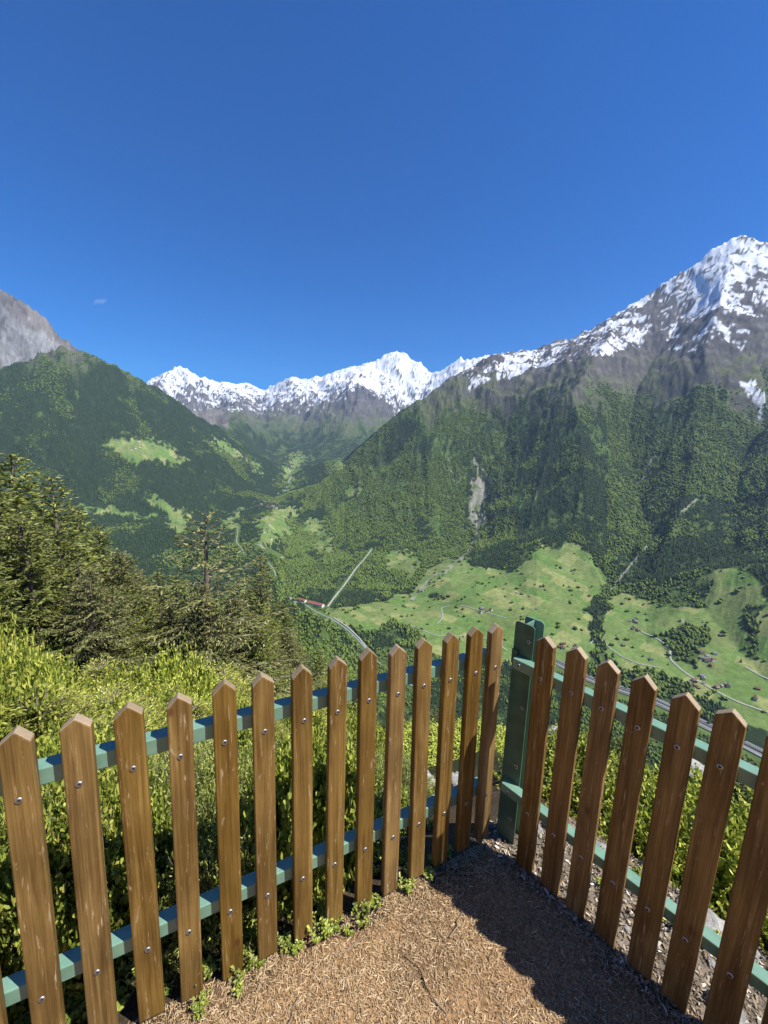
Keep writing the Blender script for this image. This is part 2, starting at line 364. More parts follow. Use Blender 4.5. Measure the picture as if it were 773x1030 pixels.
def pline(poly, width, d0, d1, jit=1.0):   # mask around a pixel polyline, for ravines seen on the face
    m = np.zeros(X.shape)
    ax = PX+fbm(X/80, Y/80, 3, 61)*4*jit; ay = PY+fbm(X/80, Y/80, 3, 62)*4*jit
    for (x0, y0), (x1, y1) in zip(poly[:-1], poly[1:]):
        dx, dy = x1-x0, y1-y0; t = np.clip(((ax-x0)*dx+(ay-y0)*dy)/(dx*dx+dy*dy), 0, 1)
        m = np.maximum(m, 1-np.hypot(ax-x0-t*dx, ay-y0-t*dy)/width)
    return np.clip(m, 0, 1)*((RR > d0) & (RR < d1))
n2_ = fbm(X/70, Y/70, 4, 172)
gul = pline([(478, 462), (484, 490), (487, 505), (478, 545), (462, 565), (436, 580), (412, 604)], 1.6, 1500, 4200)
gul = np.maximum(gul, pline([(484, 470), (496, 486), (499, 500), (486, 528)], 1.3, 2000, 4200))
gul = np.maximum(gul, pline([(474, 505), (480, 520), (478, 545)], 1.6, 2000, 4200))
gul = np.maximum(gul, pline([(700, 503), (676, 522), (658, 540), (638, 564), (612, 596)], 1.3, 1500, 4200))
gul = np.maximum(gul, pline([(660, 455), (652, 475), (641, 490)], 1.0, 2000, 4200, 2))
gul = np.maximum(gul, pline([(452, 450), (454, 470), (458, 485)], .9, 2000, 4500, 2))
gulw = np.clip(gul*2.2-.2+n2_, 0, 1)
avl = pline([(575, 400), (600, 440), (625, 480), (635, 515), (650, 530)], 5, 1800, 4400, 3)+pline([(430, 425), (452, 470), (440, 530), (455, 560)], 14, 1800, 4400, 3)*.8 \
    + pline([(520, 420), (505, 455), (478, 470)], 6, 1800, 4500, 3)+pline([(700, 505), (640, 545)], 3, 1800, 4400, 3)
left = (AZ < -9) & (RR > 2600) & (RR < 5700)
b2 = (AZ < -22) & (RR > 5900) & (RR < 9500)
gr = np.gradient(Hh, axis=0)/np.gradient(RR, axis=0); ga = np.gradient(Hh, axis=1)/(RR*np.gradient(AZ, axis=1)*D2R)
st2 = np.hypot(gr, ga)
n1 = fbm(X/350, Y/350, 5, 71); n2 = fbm(X/70, Y/70, 5, 72, .65); n3 = fbm(X/700, Y/700, 3, 73)
treeline = np.where(left, 800, 430)+n1*420+n2*320+flute*300+rg2*260-sstep(5600, 6500, RR)*60
tree = (1-sstep(-220, 110, Hh-treeline)*1.0)*(1-mead)*(1-scree)*(1-gulw)*(1-b2)
tree *= 1-np.clip(avl*(.9+n2*1.5), 0, 1)*.8
tree *= 1-sstep(.12, .3, fbm(X/160, Y/160, 4, 91)+.5*fbm(X/40, Y/40, 2, 92)-.04-.28*left+.5*flute)*.75
road_m = pline([(300, 603), (322, 609), (334, 614)], 2.5, 1200, 3000, .3)
tree *= 1-np.clip(road_m*3, 0, 1)
clr = pline([(560, 670), (600, 690), (640, 702), (660, 709), (700, 729), (735, 746), (773, 766), (800, 780)], 8, 800, 1800, .1)+pline([(310, 612), (336, 624), (352, 636), (364, 648), (376, 662)], 4.5, 900, 2200, .1)+pline([(374, 553), (355, 577), (344, 592), (330, 611)], 3.2, 1200, 3500, .1)+pline([(258, 548), (268, 553), (285, 561)], 3.5, 1500, 4000, .1)+pline([(240, 530), (238, 545), (246, 558)], 3.5, 1500, 4500, .1)+pline([(270, 566), (278, 580)], 3, 1500, 4000, .1)+pline([(750, 672), (773, 684)], 3, 900, 2500, .1)
tree *= 1-np.clip(clr*2.5, 0, 1)
# meadow colouring: parcels mown and unmown
cell = lambda s, sd: (_h(np.floor((X*.8+Y*.6)/s+.3*fbm(X/200, Y/200, 2, 3)), np.floor((Y*.8-X*.6)/(s*1.6)), sd).astype(float)/4294967296.)
c1 = cell(75, 5)[..., None]; c2 = cell(48, 9)[..., None]
gA = np.array([.100, .175, .042]); gB = np.array([.20, .225, .080]); gC = np.array([.075, .125, .036])
mc = gA*(1-c1)+gB*c1*.6+gC*.4*c1; mc = np.where(c2 > .82, gB, mc); mc = mc*(1+.30*n2[..., None]+.25*n1[..., None])
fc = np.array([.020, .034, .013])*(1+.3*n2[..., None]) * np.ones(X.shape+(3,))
shrub = np.array([.075, .115, .032])*(1+.5*n2[..., None])
alp = np.array([.085, .098, .045])*(1+.4*n2[..., None]+.3*n1[..., None])
n4 = ridged(X/38, Y/38, 4, 141)-.5
rock = np.array([.088, .083, .080])*(1+.6*n2[..., None]+.4*n1[..., None]+.9*n4[..., None])
strat = .5+.5*np.sin((Hh+n1*70)/15.)
rock = rock*(1+.25*(strat[..., None]-.5))
b2c = np.where(scree[..., None] > 0, np.array([.155, .155, .15]), np.array([.11, .10, .088]))*(1+.6*n2[..., None]+.8*n1[..., None]+.9*flute[..., None]+.8*n4[..., None])
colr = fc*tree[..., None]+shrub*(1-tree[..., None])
ax_ = sstep(treeline-120, treeline+120, Hh+n2*80)[..., None]; colr = colr*(1-ax_)+alp*ax_
rx = np.clip(sstep(treeline+120, treeline+620, Hh+n2*420+n1*200)*1.0+sstep(1.0, 1.4, st2)*ax_[..., 0]*.7, 0, 1)[..., None]; colr = colr*(1-rx)+rock*rx
colr = np.where(b2[..., None], b2c, colr)
colr = np.where(mead[..., None] > 0, mc, colr)
sc = np.clip(scree*.8*(n2*2+.8), 0, 1)*(RR < 5000); colr = colr*(1-sc[..., None])+np.array([.22, .205, .18])*sc[..., None]
gg = np.clip(gul*1.5*(1+3*n2), 0, .8)[..., None]; colr = colr*(1-gg)+np.array([.27, .26, .22])*gg
av = np.clip(avl*(1+2*n2), 0, 1)[..., None]*(tree[..., None] < .6)*(1-gg)*(1-mead[..., None])*(1-ax_); colr = colr*(1-av)+np.array([.075, .12, .03])*av
# snow: altitude, sheltered gullies, less on the steepest rock
shel = -(rg+flute*.8+fl2*.7)
snl = 1180-np.where(RR > 8000, 120, 0)+np.where(b2, 950, 0)+np.where(left, 900, 0)
streak = ridged((X*.5+Y*.87+wx*.2)/170, (Y*.5-X*.87+wy*.2)/520, 4, 151)-.5
fr = ridged(X/55, Y/55, 3, 161)-.5
sn = sstep(-.07, .09, (Hh-snl)/1500-.04+shel*.42+n2*.42+n3*.2-fr*.50-streak*.45-sstep(.8, 1.5, st2)*.25+sstep(500, 1000, Hh-snl)*.22+far*.02)*sstep(snl-300, snl-60, Hh)
sn = sn*(1-tree)
q_ = -shel*.8+n2*1.1+fr*1.6+streak*1.8-.5*rg2+n1*.4
mk = (Hh > 800) & (RR > 3600) & (np.abs(AZ) < 60); q_ = (q_-q_[mk].mean())/q_[mk].std(); u_ = 1/(1+np.exp(1.7*q_))
cD = np.interp(Hh, [900, 1150, 1450, 1800, 2150, 2500], [0, .24, .42, .55, .80, .96]); cF = np.interp(Hh, [650, 900, 1250, 1600, 2000, 2600], [0, .14, .48, .76, .90, .97])
cB = np.interp(Hh, [1900, 2150, 2600], [0, .25, .6])
cov = np.where(b2, cB, np.where(far > .5, cF, np.where(left, 0, cD)))
for poly, g_ in (([(498, 372), (510, 360), (530, 354), (560, 349), (572, 351), (560, 362), (540, 368), (520, 378), (505, 382)], .40), ([(590, 356), (604, 345), (625, 338), (648, 334), (646, 342), (630, 349), (615, 356), (596, 360)], .60), ([(700, 300), (706, 281), (722, 278), (730, 290), (742, 300), (720, 304)], .6), ([(745, 385), (760, 382), (773, 392), (790, 420), (772, 424), (755, 400)], .34), ([(640, 352), (700, 346), (700, 352), (650, 356)], .3), ([(470, 372), (500, 362), (500, 380), (475, 390)], .25), ([(715, 318), (735, 330), (760, 350), (750, 356), (725, 340)], .25)):
    cov = cov+g_*(inpoly(jx, jy, poly) & (RR > 3400) & (RR < 6200))
cov = cov-.6*(inpoly(jx, jy, [(361, 385), (346, 398), (318, 425), (296, 448), (340, 462), (400, 440), (398, 413), (380, 398)]) & (RR > 6500) & (RR < 9600))
sn = sstep(-.05, .05, cov-(1-u_))*(1-tree)*(cov > .02)
colr = colr*(1-sn[..., None])+(np.array([.64, .67, .72])*(1+.12*fr[..., None]))*sn[..., None]
# near slope and hidden ground
nr = sstep(400, 150, RR)[..., None]; colr = colr*(1-nr)+np.array([.05, .055, .025])*nr
colr = np.clip(colr, 0.004, .95)

m_ter, nt, b = mat('mountain_ground', .95, .1)
ca = N(nt, 'ShaderNodeVertexColor'); ca.layer_name = 'col'
tc = N(nt, 'ShaderNodeTexCoord'); no = N(nt, 'ShaderNodeTexNoise', Scale=.045, Detail=8.0, Roughness=.7); nt.links.new(tc.outputs['Object'], no.inputs['Vector'])
v = ramp(nt, no.outputs[0], [(.3, (.72, .72, .72)), (.7, (1.28, 1.28, 1.28))])
nt.links.new(mix(nt, ca.outputs[0], v, 1.0, 'MULTIPLY'), b.inputs['Base Color'])
bump(nt, b, no.outputs[0], .5, 14.0)
nj = len(az_b); ii = np.arange((NR-1))[:, None]*nj+np.arange(nj-1)[None, :]
quads = np.stack([ii, ii+1, ii+1+nj, ii+nj], -1).reshape(-1, 4)
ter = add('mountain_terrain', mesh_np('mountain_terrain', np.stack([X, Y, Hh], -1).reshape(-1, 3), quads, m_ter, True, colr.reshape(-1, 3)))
tag(ter, kind='structure')

# ------------------------------------------------------------------ the far woods: thousands of small crowns in one mass each
def crowns(name, pos, h, wdt, kind, m, sides=5):
    n = len(pos); rot = RNG.random(n)*6.28; V = []; F = []
    if kind == 'cone': rings = [(.06, .80, 0), (.40, .62, .3), (.44, .40, .7)]; top = 1.0
    else: rings = [(.12, .55, 0), (.40, 1.0, .4), (.74, .78, .2)]; top = 1.0
    ns = sides; per = len(rings)*ns+1
    verts = np.zeros((n, per, 3)); base = np.arange(n)*per
    k = 0
    for zf, rf, tw in rings:
        for s in range(ns):
            a = rot+tw+s*2*math.pi/ns; q = rf*(1+.28*(RNG.random(n)-.5))
            verts[:, k, 0] = pos[:, 0]+np.cos(a)*wdt*q; verts[:, k, 1] = pos[:, 1]+np.sin(a)*wdt*q; verts[:, k, 2] = pos[:, 2]+h*(zf+.06*(RNG.random(n)-.5)); k += 1
    verts[:, k] = pos; verts[:, k, 2] += h*top; verts[:, k, 0] += wdt*.1*(RNG.random(n)-.5)
    q = []; t = []
    for l in range(len(rings)-1):
        for s in range(ns): q.append(base[:, None]+np.array([l*ns+s, l*ns+(s+1) % ns, (l+1)*ns+(s+1) % ns, (l+1)*ns+s]))
    l = len(rings)-1
    for s in range(ns): t.append(base[:, None]+np.array([l*ns+s, l*ns+(s+1) % ns, per-1]))
    return mesh_np(name, verts.reshape(-1, 3), [np.concatenate(q), np.concatenate(t)], m)
mt_con = leafmat('far_conifer', [(0, (.015, .034, .016)), (.55, (.030, .056, .023)), (1, (.054, .085, .031))], .8, 0, .1)
mt_bro = leafmat('far_broadleaf', [(0, (.070, .118, .022)), (.5, (.122, .182, .036)), (1, (.19, .24, .058))], .8, 0, .1)
ctree = tree.copy()
def scatter(n, d0, d1, a0, a1):
    r = np.sqrt(RNG.random(n)*(d1*d1-d0*d0)+d0*d0); a = a0+(a1-a0)*RNG.random(n)
    x = r*np.sin(a*D2R); y = r*np.cos(a*D2R)
    fi = np.clip(np.log(r/RMIN)/math.log(RATIO), 0, NR-1).astype(int); fj = np.clip(np.interp(a, az_b, jf), 0, nj-1).astype(int)
    k = RNG.random(n) < ctree[fi, fj]
    return x[k], y[k], r[k], a[k], PX[fi, fj][k], PY[fi, fj][k]
parts = [scatter(175000, 1100, 4400, -16, 47), scatter(85000, 2500, 5600, -47, -6), scatter(30000, 150, 1250, -30, 50), scatter(12000, 700, 2700, -45, -14), scatter(9000, 5500, 8500, -16, 6)]
x, y, r, a, tpx, tpy = [np.concatenate(q) for q in zip(*parts)]
z = Hat(x, y)
prop = .60+1.9*fbm(x/420, y/420, 4, 33)+.5*fbm(x/60, y/60, 2, 34)
prop = prop+.55*((a > -16) & (a < 12) & (r > 2000) & (r < 4300) & (tpy > 470))-.5*(a < -9)*(r > 2500)-.35*((r < 3400) & (a > 28) & (tpy < 600) & (tpy > 500))+.4*((tpx > 600) & (tpx < 650) & (tpy < 560))+.25*((a > 30) & (r > 3000))
prop = prop - .9*((tpx > 520) & (tpx < 610) & (tpy > 400) & (tpy < 560)) * (fbm(x/200, y/200, 2, 35) > -.2)
bro = (prop-.5)*1.7+.5+(RNG.random(len(x))-.5)*.55 > .5
hh = (9+10*RNG.random(len(x)))*np.where(r > 2600, 1.05, 1)*np.where(r > 4500, 1.2, 1); hh = np.where(r < 1250, hh*.58, hh)
pos = np.stack([x, y, z-.6], -1)
c = ~bro
cf = add('conifer_forest', crowns('conifer_forest', pos[c], hh[c]*1.15, hh[c]*.21, 'cone', mt_con)); tag(cf, 'dark conifer forest covering the valley slopes', 'forest', kind='stuff')
bf = add('broadleaf_forest', crowns('broadleaf_forest', pos[bro], hh[bro]*.8, hh[bro]*.30, 'blob', mt_bro)); tag(bf, 'lighter green broadleaf woods on the lower valley slopes', 'forest', kind='stuff')
print('far trees', len(x), 'broad', bro.sum())
# ------------------------------------------------------------------ terrace and the bank just outside the fence
CC = np.array([0.49442, 1.38439]); LA, RA = 3.5959847, -0.8613718
dL = np.array([math.cos(LA), math.sin(LA)]); dR = np.array([math.cos(RA), math.sin(RA)])
nL = np.array([-dL[1], dL[0]]); nL = nL if nL@CC > 0 else -nL
nR = np.array([-dR[1], dR[0]]); nR = nR if nR@CC > 0 else -nR
def outside(x, y):
    return (x-CC[0])*nL[0]+(y-CC[1])*nL[1], (x-CC[0])*nR[0]+(y-CC[1])*nR[1]
def near_ground(x, y):
    r = np.hypot(x, y)+1e-6; az = np.degrees(np.arctan2(x, y)); a, b_ = outside(x, y)
    d = np.maximum(a-.10, b_-.38); t = slope_t(az); k = .12
    z1 = -np.abs(t)*(np.logaddexp(0, d/k)*k)
    u = sstep(4, 16, r); z = z1*(1-u)+near_z(az, r)*u
    z = z+fbm(x/14, y/14, 4, 2)*1.6*sstep(6, 40, r)
    z = z+fbm(x/.5, y/.5, 4, 12)*.05*sstep(.05, .4, d)+fbm(x/.16, y/.16, 3, 14)*.008+fbm(x/.9, y/.9, 2, 15)*.015*sstep(.2, -.3, np.maximum(a, b_))
    return z
def ground(x, y):
    x = np.asarray(x, float); y = np.asarray(y, float)
    return np.where(np.hypot(x, y) < 40.5, near_ground(x, y), Hat(x, y))
gaz = np.concatenate([np.arange(-180, -75, 3.), np.linspace(-75, 75, 420), np.arange(78, 180.1, 3.)])
grr = .15*1.0135**np.arange(int(math.log(41/.15)/math.log(1.0135))+1)
ga_, gr_ = np.meshgrid(gaz, grr); gx = gr_*np.sin(ga_*D2R); gy = gr_*np.cos(ga_*D2R); gz = near_ground(gx, gy)
o1, o2 = outside(gx, gy); om = np.maximum(o1, o2)
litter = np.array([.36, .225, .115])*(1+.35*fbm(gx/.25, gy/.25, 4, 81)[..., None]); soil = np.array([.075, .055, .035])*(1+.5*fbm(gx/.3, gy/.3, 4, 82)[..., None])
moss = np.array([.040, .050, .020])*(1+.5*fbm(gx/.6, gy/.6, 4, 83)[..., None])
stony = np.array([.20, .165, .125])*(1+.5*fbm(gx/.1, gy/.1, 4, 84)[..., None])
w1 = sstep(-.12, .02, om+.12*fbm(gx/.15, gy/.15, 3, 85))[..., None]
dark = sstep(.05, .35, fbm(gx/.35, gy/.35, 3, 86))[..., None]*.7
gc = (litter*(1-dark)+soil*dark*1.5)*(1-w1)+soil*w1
ws = (sstep(-.02, .06, o2)*sstep(.75, .5, o2)*sstep(.12, -.02, o1))[..., None]; gc = gc*(1-ws)+stony*ws
w2 = sstep(.5, 1.4, om)[..., None]; gc = gc*(1-w2)+moss*w2
m_gr, nt, b = mat('terrace_ground', .95, .1)
ca = N(nt, 'ShaderNodeVertexColor'); ca.layer_name = 'col'
tc = N(nt, 'ShaderNodeTexCoord'); no = N(nt, 'ShaderNodeTexNoise', Scale=90.0, Detail=6.0, Roughness=.75); nt.links.new(tc.outputs['Object'], no.inputs['Vector'])
v = ramp(nt, no.outputs[0], [(.32, (.45, .42, .40)), (.5, (1, 1, 1)), (.72, (1.5, 1.45, 1.35))])
nt.links.new(mix(nt, ca.outputs[0], v, 1.0, 'MULTIPLY'), b.inputs['Base Color']); bump(nt, b, no.outputs[0], .9, .01)
nj2 = len(gaz); ii = np.arange(len(grr)-1)[:, None]*nj2+np.arange(nj2-1)[None, :]
quads = np.stack([ii, ii+1, ii+1+nj2, ii+nj2], -1).reshape(-1, 4)
vs = np.stack([gx, gy, gz], -1).reshape(-1, 3); vs = np.vstack([vs, [[0, 0, 0]]]); c0 = len(vs)-1
tri = np.array([[j, c0, j+1] for j in range(nj2-1)])[:, ::-1]
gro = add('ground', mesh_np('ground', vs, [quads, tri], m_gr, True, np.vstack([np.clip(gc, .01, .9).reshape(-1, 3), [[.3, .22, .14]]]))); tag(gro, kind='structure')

# straw-coloured fallen needles and bark crumbs on the terrace
def slivers(name, n, xr, yr, lmin, lmax, wmin, wmax, m, cond, lift=.0015, tilt=.35):
    x = xr[0]+(xr[1]-xr[0])*RNG.random(n); y = yr[0]+(yr[1]-yr[0])*RNG.random(n); k = cond(x, y); x = x[k]; y = y[k]; n = len(x)
    z = near_ground(x, y)+lift+RNG.random(n)*.004; a = RNG.random(n)*6.28; L = lmin+(lmax-lmin)*RNG.random(n)**2; W = wmin+(wmax-wmin)*RNG.random(n)
    t = (RNG.random(n)-.35)*tilt; ux = np.stack([np.cos(a)*np.cos(t), np.sin(a)*np.cos(t), np.sin(t)], -1); vx = np.stack([-np.sin(a), np.cos(a), (RNG.random(n)-.5)*1.2], -1)
    c = np.stack([x, y, z+np.abs(np.sin(t))*L*.5], -1); bend = np.zeros((n, 3)); bend[:, 2] = L*.06; bend += vx*(RNG.random(n)-.5)[:, None]*L[:, None]*.12
    P = [c-ux*L[:, None]*.5-vx*W[:, None]*.5, c-ux*L[:, None]*.5+vx*W[:, None]*.5, c+bend-vx*W[:, None]*.5, c+bend+vx*W[:, None]*.5, c+ux*L[:, None]*.5-vx*W[:, None]*.3, c+ux*L[:, None]*.5+vx*W[:, None]*.3]
    V = np.stack(P, 1).reshape(-1, 3); i = np.arange(n)[:, None]*6
    return mesh_np(name, V, np.concatenate([i+np.array([0, 1, 3, 2]), i+np.array([2, 3, 5, 4])]), m)
m_lit = leafmat('dry_litter', [(0, (.13, .075, .035)), (.3, (.33, .21, .105)), (.7, (.52, .365, .20)), (1, (.74, .58, .37))], .75, .0, .2)
inside = lambda x, y: (np.maximum(*outside(x, y)) < .02) & (np.hypot(x, y) > .25)
lt = add('needle_litter', slivers('needle_litter', 300000, (-1.6, 1.6), (-.1, 1.45), .004, .022, .0009, .0022, m_lit, lambda x, y: inside(x, y) & (RNG.random(len(x)) < .35+.9*np.clip(.5+fbm(x/.2, y/.2, 3, 86), 0, 1))))
tag(lt, 'dry straw coloured needles and grass bits lying over the terrace ground', 'litter', kind='stuff')
lt2 = add('stony_litter', slivers('stony_litter', 42000, (.3, 2.3), (-.3, 1.6), .004, .026, .0015, .009, leafmat('stone_bits', [(0, (.04, .03, .02)), (.45, (.16, .12, .08)), (.85, (.34, .28, .21)), (1, (.58, .55, .49))], .8, 0, .2), lambda x, y: (outside(x, y)[1] > -.04) & (outside(x, y)[1] < .60) & (outside(x, y)[0] < .1), tilt=1.4))
tag(lt2, 'pale stone chips and dead leaves along the outside of the right fence', 'litter', kind='stuff')

# twigs on the terrace
m_twig = flat('twig_bark', (.20, .15, .10), .85)
def tube(path, r0, r1, n=5):
    path = [Vector(p) for p in path]; V = []; F = []
    for i, p in enumerate(path):
        d = (path[min(i+1, len(path)-1)]-path[max(i-1, 0)]).normalized(); u = d.orthogonal().normalized(); v_ = d.cross(u); r = r0+(r1-r0)*i/(len(path)-1)
        for s in range(n): a = s*2*math.pi/n; V.append(p+u*math.cos(a)*r+v_*math.sin(a)*r)
    for i in range(len(path)-1):
        for s in range(n): F.append((i*n+s, i*n+(s+1) % n, (i+1)*n+(s+1) % n, (i+1)*n+s))
    return V, F
def pymesh(name, V, F, m, smooth=True):
    me = bpy.data.meshes.new(name); me.from_pydata([tuple(v) for v in V], [], F)
    if smooth: me.polygons.foreach_set('use_smooth', [True]*len(me.polygons))
    for q in (m if isinstance(m, (list, tuple)) else [m]): me.materials.append(q)
    me.update(); return me
for k, (x0, y0, ang, L) in enumerate([(-.05, 1.02, .5, .14), (.17, .93, 2.2, .17), (.36, .78, 2.6, .12), (-.22, .84, 1.3, .10), (.02, .74, .2, .13), (.30, 1.08, 1.0, .10)]):
    pth = []
    for i in range(6):
        t = i/5-.5; pth.append((x0+math.cos(ang)*L*t+.008*math.sin(i*2+k), y0+math.sin(ang)*L*t+.006*math.cos(i*1.7+k), float(near_ground(np.array(x0), np.array(y0)))+.008+.004*math.sin(i)))
    V, F = tube(pth, .0032, .0016)
    tw = add('twig', pymesh('twig', V, F, m_twig)); tag(tw, 'thin dry twig lying on the litter of the terrace', 'twig', 'twigs lying on the terrace')

# ------------------------------------------------------------------ fence
def wood_mat():
    m, nt, b = mat('stained_wood', .62, .25)
    tc = N(nt, 'ShaderNodeTexCoord'); oi = N(nt, 'ShaderNodeObjectInfo')
    off = N(nt, 'ShaderNodeVectorMath'); off.operation = 'ADD'; sc_ = N(nt, 'ShaderNodeVectorMath'); sc_.operation = 'SCALE'; sc_.inputs['Scale'].default_value = 7.0
    cx = N(nt, 'ShaderNodeCombineXYZ')
    for i in range(3): nt.links.new(oi.outputs['Random'], cx.inputs[i])
    nt.links.new(cx.outputs[0], sc_.inputs[0]); nt.links.new(tc.outputs['Object'], off.inputs[0]); nt.links.new(sc_.outputs[0], off.inputs[1])
    mp = N(nt, 'ShaderNodeMapping'); mp.inputs['Scale'].default_value = (22, 22, 1.1); nt.links.new(off.outputs[0], mp.inputs[0])
    n1 = N(nt, 'ShaderNodeTexNoise', Scale=2.2, Detail=7.0, Roughness=.65, Distortion=.6); nt.links.new(mp.outputs[0], n1.inputs['Vector'])
    c = ramp(nt, n1.outputs[0], [(.28, (.092, .052, .015)), (.45, (.166, .102, .031)), (.6, (.235, .153, .050)), (.78, (.38, .275, .115))])
    mp2 = N(nt, 'ShaderNodeMapping'); mp2.inputs['Scale'].default_value = (1, 1, .5); nt.links.new(off.outputs[0], mp2.inputs[0])
    n2 = N(nt, 'ShaderNodeTexNoise', Scale=7.0, Detail=4.0); nt.links.new(mp2.outputs[0], n2.inputs['Vector'])
    c = mix(nt, c, ramp(nt, n2.outputs[0], [(.35, (.72, .68, .62)), (.65, (1.18, 1.15, 1.1))]), 1.0, 'MULTIPLY')
    # fine dark grain lines
    mp3 = N(nt, 'ShaderNodeMapping'); mp3.inputs['Scale'].default_value = (260, 260, 3); nt.links.new(off.outputs[0], mp3.inputs[0])
    n3 = N(nt, 'ShaderNodeTexNoise', Scale=1.0, Detail=3.0); nt.links.new(mp3.outputs[0], n3.inputs['Vector'])
    c = mix(nt, c, ramp(nt, n3.outputs[0], [(.35, (.78, .74, .68)), (.6, (1.08, 1.08, 1.08))]), 1.0, 'MULTIPLY')
    # knots
    mp5 = N(nt, 'ShaderNodeMapping'); mp5.inputs['Scale'].default_value = (9, 2, 5); nt.links.new(off.outputs[0], mp5.inputs[0])
    vo = N(nt, 'ShaderNodeTexVoronoi', Scale=1.0); nt.links.new(mp5.outputs[0], vo.inputs['Vector'])
    c = mix(nt, c, (.10, .045, .015), ramp(nt, vo.outputs['Distance'], [(.05, (.9, .9, .9)), (.085, (.25, .25, .25)), (.16, (0, 0, 0))]))
    # worn pale scuffs where the stain has gone
    mp4 = N(nt, 'ShaderNodeMapping'); mp4.inputs['Scale'].default_value = (34, 34, 3.2); nt.links.new(off.outputs[0], mp4.inputs[0])
    n4 = N(nt, 'ShaderNodeTexNoise', Scale=2.2, Detail=5.0, Roughness=.7, Distortion=1.2); nt.links.new(mp4.outputs[0], n4.inputs['Vector'])
    c = mix(nt, c, (.55, .43, .28), ramp(nt, n4.outputs[0], [(.60, (0, 0, 0)), (.66, (.45, .45, .45)), (.76, (.85, .85, .85))]))
    # weathered grey end grain on the sloping tops
    g = N(nt, 'ShaderNodeSeparateXYZ'); nt.links.new(tc.outputs['Normal'], g.inputs[0])
    en = ramp(nt, g.outputs['Z'], [(.35, (0, 0, 0)), (.6, (.8, .8, .8))])
    c = mix(nt, c, mix(nt, (.25, .19, .125), (.40, .32, .22), n3.outputs[0]), en)
    hs = N(nt, 'ShaderNodeHueSaturation'); mr = N(nt, 'ShaderNodeMapRange'); mr.inputs[3].default_value = .82; mr.inputs[4].default_value = 1.12
    m2 = N(nt, 'ShaderNodeMapRange'); m2.inputs[3].default_value = 1.08; m2.inputs[4].default_value = .93; nt.links.new(oi.outputs['Random'], m2.inputs[0]); nt.links.new(m2.outputs[0], hs.inputs['Saturation'])
    nt.links.new(oi.outputs['Random'], mr.inputs[0]); nt.links.new(mr.outputs[0], hs.inputs['Value']); nt.links.new(c, hs.inputs['Color'])
    nt.links.new(hs.outputs[0], b.inputs['Base Color'])
    bump(nt, b, n3.outputs[0], .25, .0015)
    return m
m_wood = wood_mat()
m_green, nt, b = mat('green_paint', .30, .6)
tc = N(nt, 'ShaderNodeTexCoord'); no = N(nt, 'ShaderNodeTexNoise', Scale=26.0, Detail=6.0, Roughness=.7); nt.links.new(tc.outputs['Object'], no.inputs['Vector'])
c = ramp(nt, no.outputs[0], [(.3, (.12, .235, .17)), (.7, (.17, .295, .22))])
n2 = N(nt, 'ShaderNodeTexNoise', Scale=60.0, Detail=4.0); nt.links.new(tc.outputs['Object'], n2.inputs['Vector'])
c = mix(nt, c, (.26, .23, .17), ramp(nt, n2.outputs[0], [(.62, (0, 0, 0)), (.72, (.6, .6, .6))])); nt.links.new(c, b.inputs['Base Color'])
m_post = flat('dark_green_paint', (.06, .115, .08), .4, .45, .2, 20)
m_steel, nt, b = mat('bolt_steel', .5, .5); b.inputs['Metallic'].default_value = 1.0; b.inputs['Base Color'].default_value = (.40, .40, .41, 1)
m_socket = flat('bolt_socket', (.04, .04, .04), .6)
import bmesh
PT = .028
def bevel_mesh(name, V, F, m, off, seg=2):
    bm = bmesh.new(); vs = [bm.verts.new(v) for v in V]
    for f in F: bm.faces.new([vs[i] for i in f])
    bm.normal_update(); bmesh.ops.recalc_face_normals(bm, faces=bm.faces)
    bmesh.ops.bevel(bm, geom=list(bm.edges), offset=off, segments=seg, affect='EDGES', profile=.5)
    me = bpy.data.meshes.new(name); bm.to_mesh(me); bm.free(); me.materials.append(m)
    return me
def picket_mesh(h, w):
    # local: x along the fence, y outward (front face at y=0), z up from the foot
    a = w/2; g = .027+.004*random.random(); sk = (random.random()-.5)*.006; V = []
    zs = [(-a, 0), (a, 0), (a, h-g), (sk, h), (-a, h-g+(random.random()-.5)*.005)]
    for y in (0, PT): V += [(x, y, z) for x, z in zs]
    F = [(0, 1, 2, 3, 4), (9, 8, 7, 6, 5)]+[(i, 5+i, 5+(i+1) % 5, (i+1) % 5) for i in range(5)]
    return bevel_mesh('picket', V, F, m_wood, .0035, 2)
def bolt_mesh():
    V = []; F = []; rings = [(.0078, .0005), (.0078, -.0012), (.0066, -.0024), (.0044, -.0028), (.0040, -.0028), (.0034, -.0012)]; n = 14
    for r, y in rings:
        for s in range(n): a = s*2*math.pi/n; V.append((r*math.cos(a), y, r*math.sin(a)))
    for k in range(len(rings)-1):
        for s in range(n): F.append((k*n+s, k*n+(s+1) % n, (k+1)*n+(s+1) % n, (k+1)*n+s))
    F.append(tuple((len(rings)-1)*n+s for s in range(n)))
    me = pymesh('bolt', V, F, [m_steel, m_socket]); 
    for i, p in enumerate(me.polygons): p.material_index = 1 if i >= 4*n else 0
    return me
BOLT = bolt_mesh()
def frame(ang_vec, n_out):   # matrix whose x runs along the fence, y points outward
    ux = Vector((ang_vec[0], ang_vec[1], 0)); uy = Vector((n_out[0], n_out[1], 0)); uz = Vector((0, 0, 1))
    if ux.cross(uy).z < 0: ux = -ux
    return Matrix(((ux.x, uy.x, 0, CC[0]), (ux.y, uy.y, 0, CC[1]), (0, 0, 1, 0), (0, 0, 0, 1))), (1 if ux.dot(Vector((ang_vec[0], ang_vec[1], 0))) > 0 else -1)
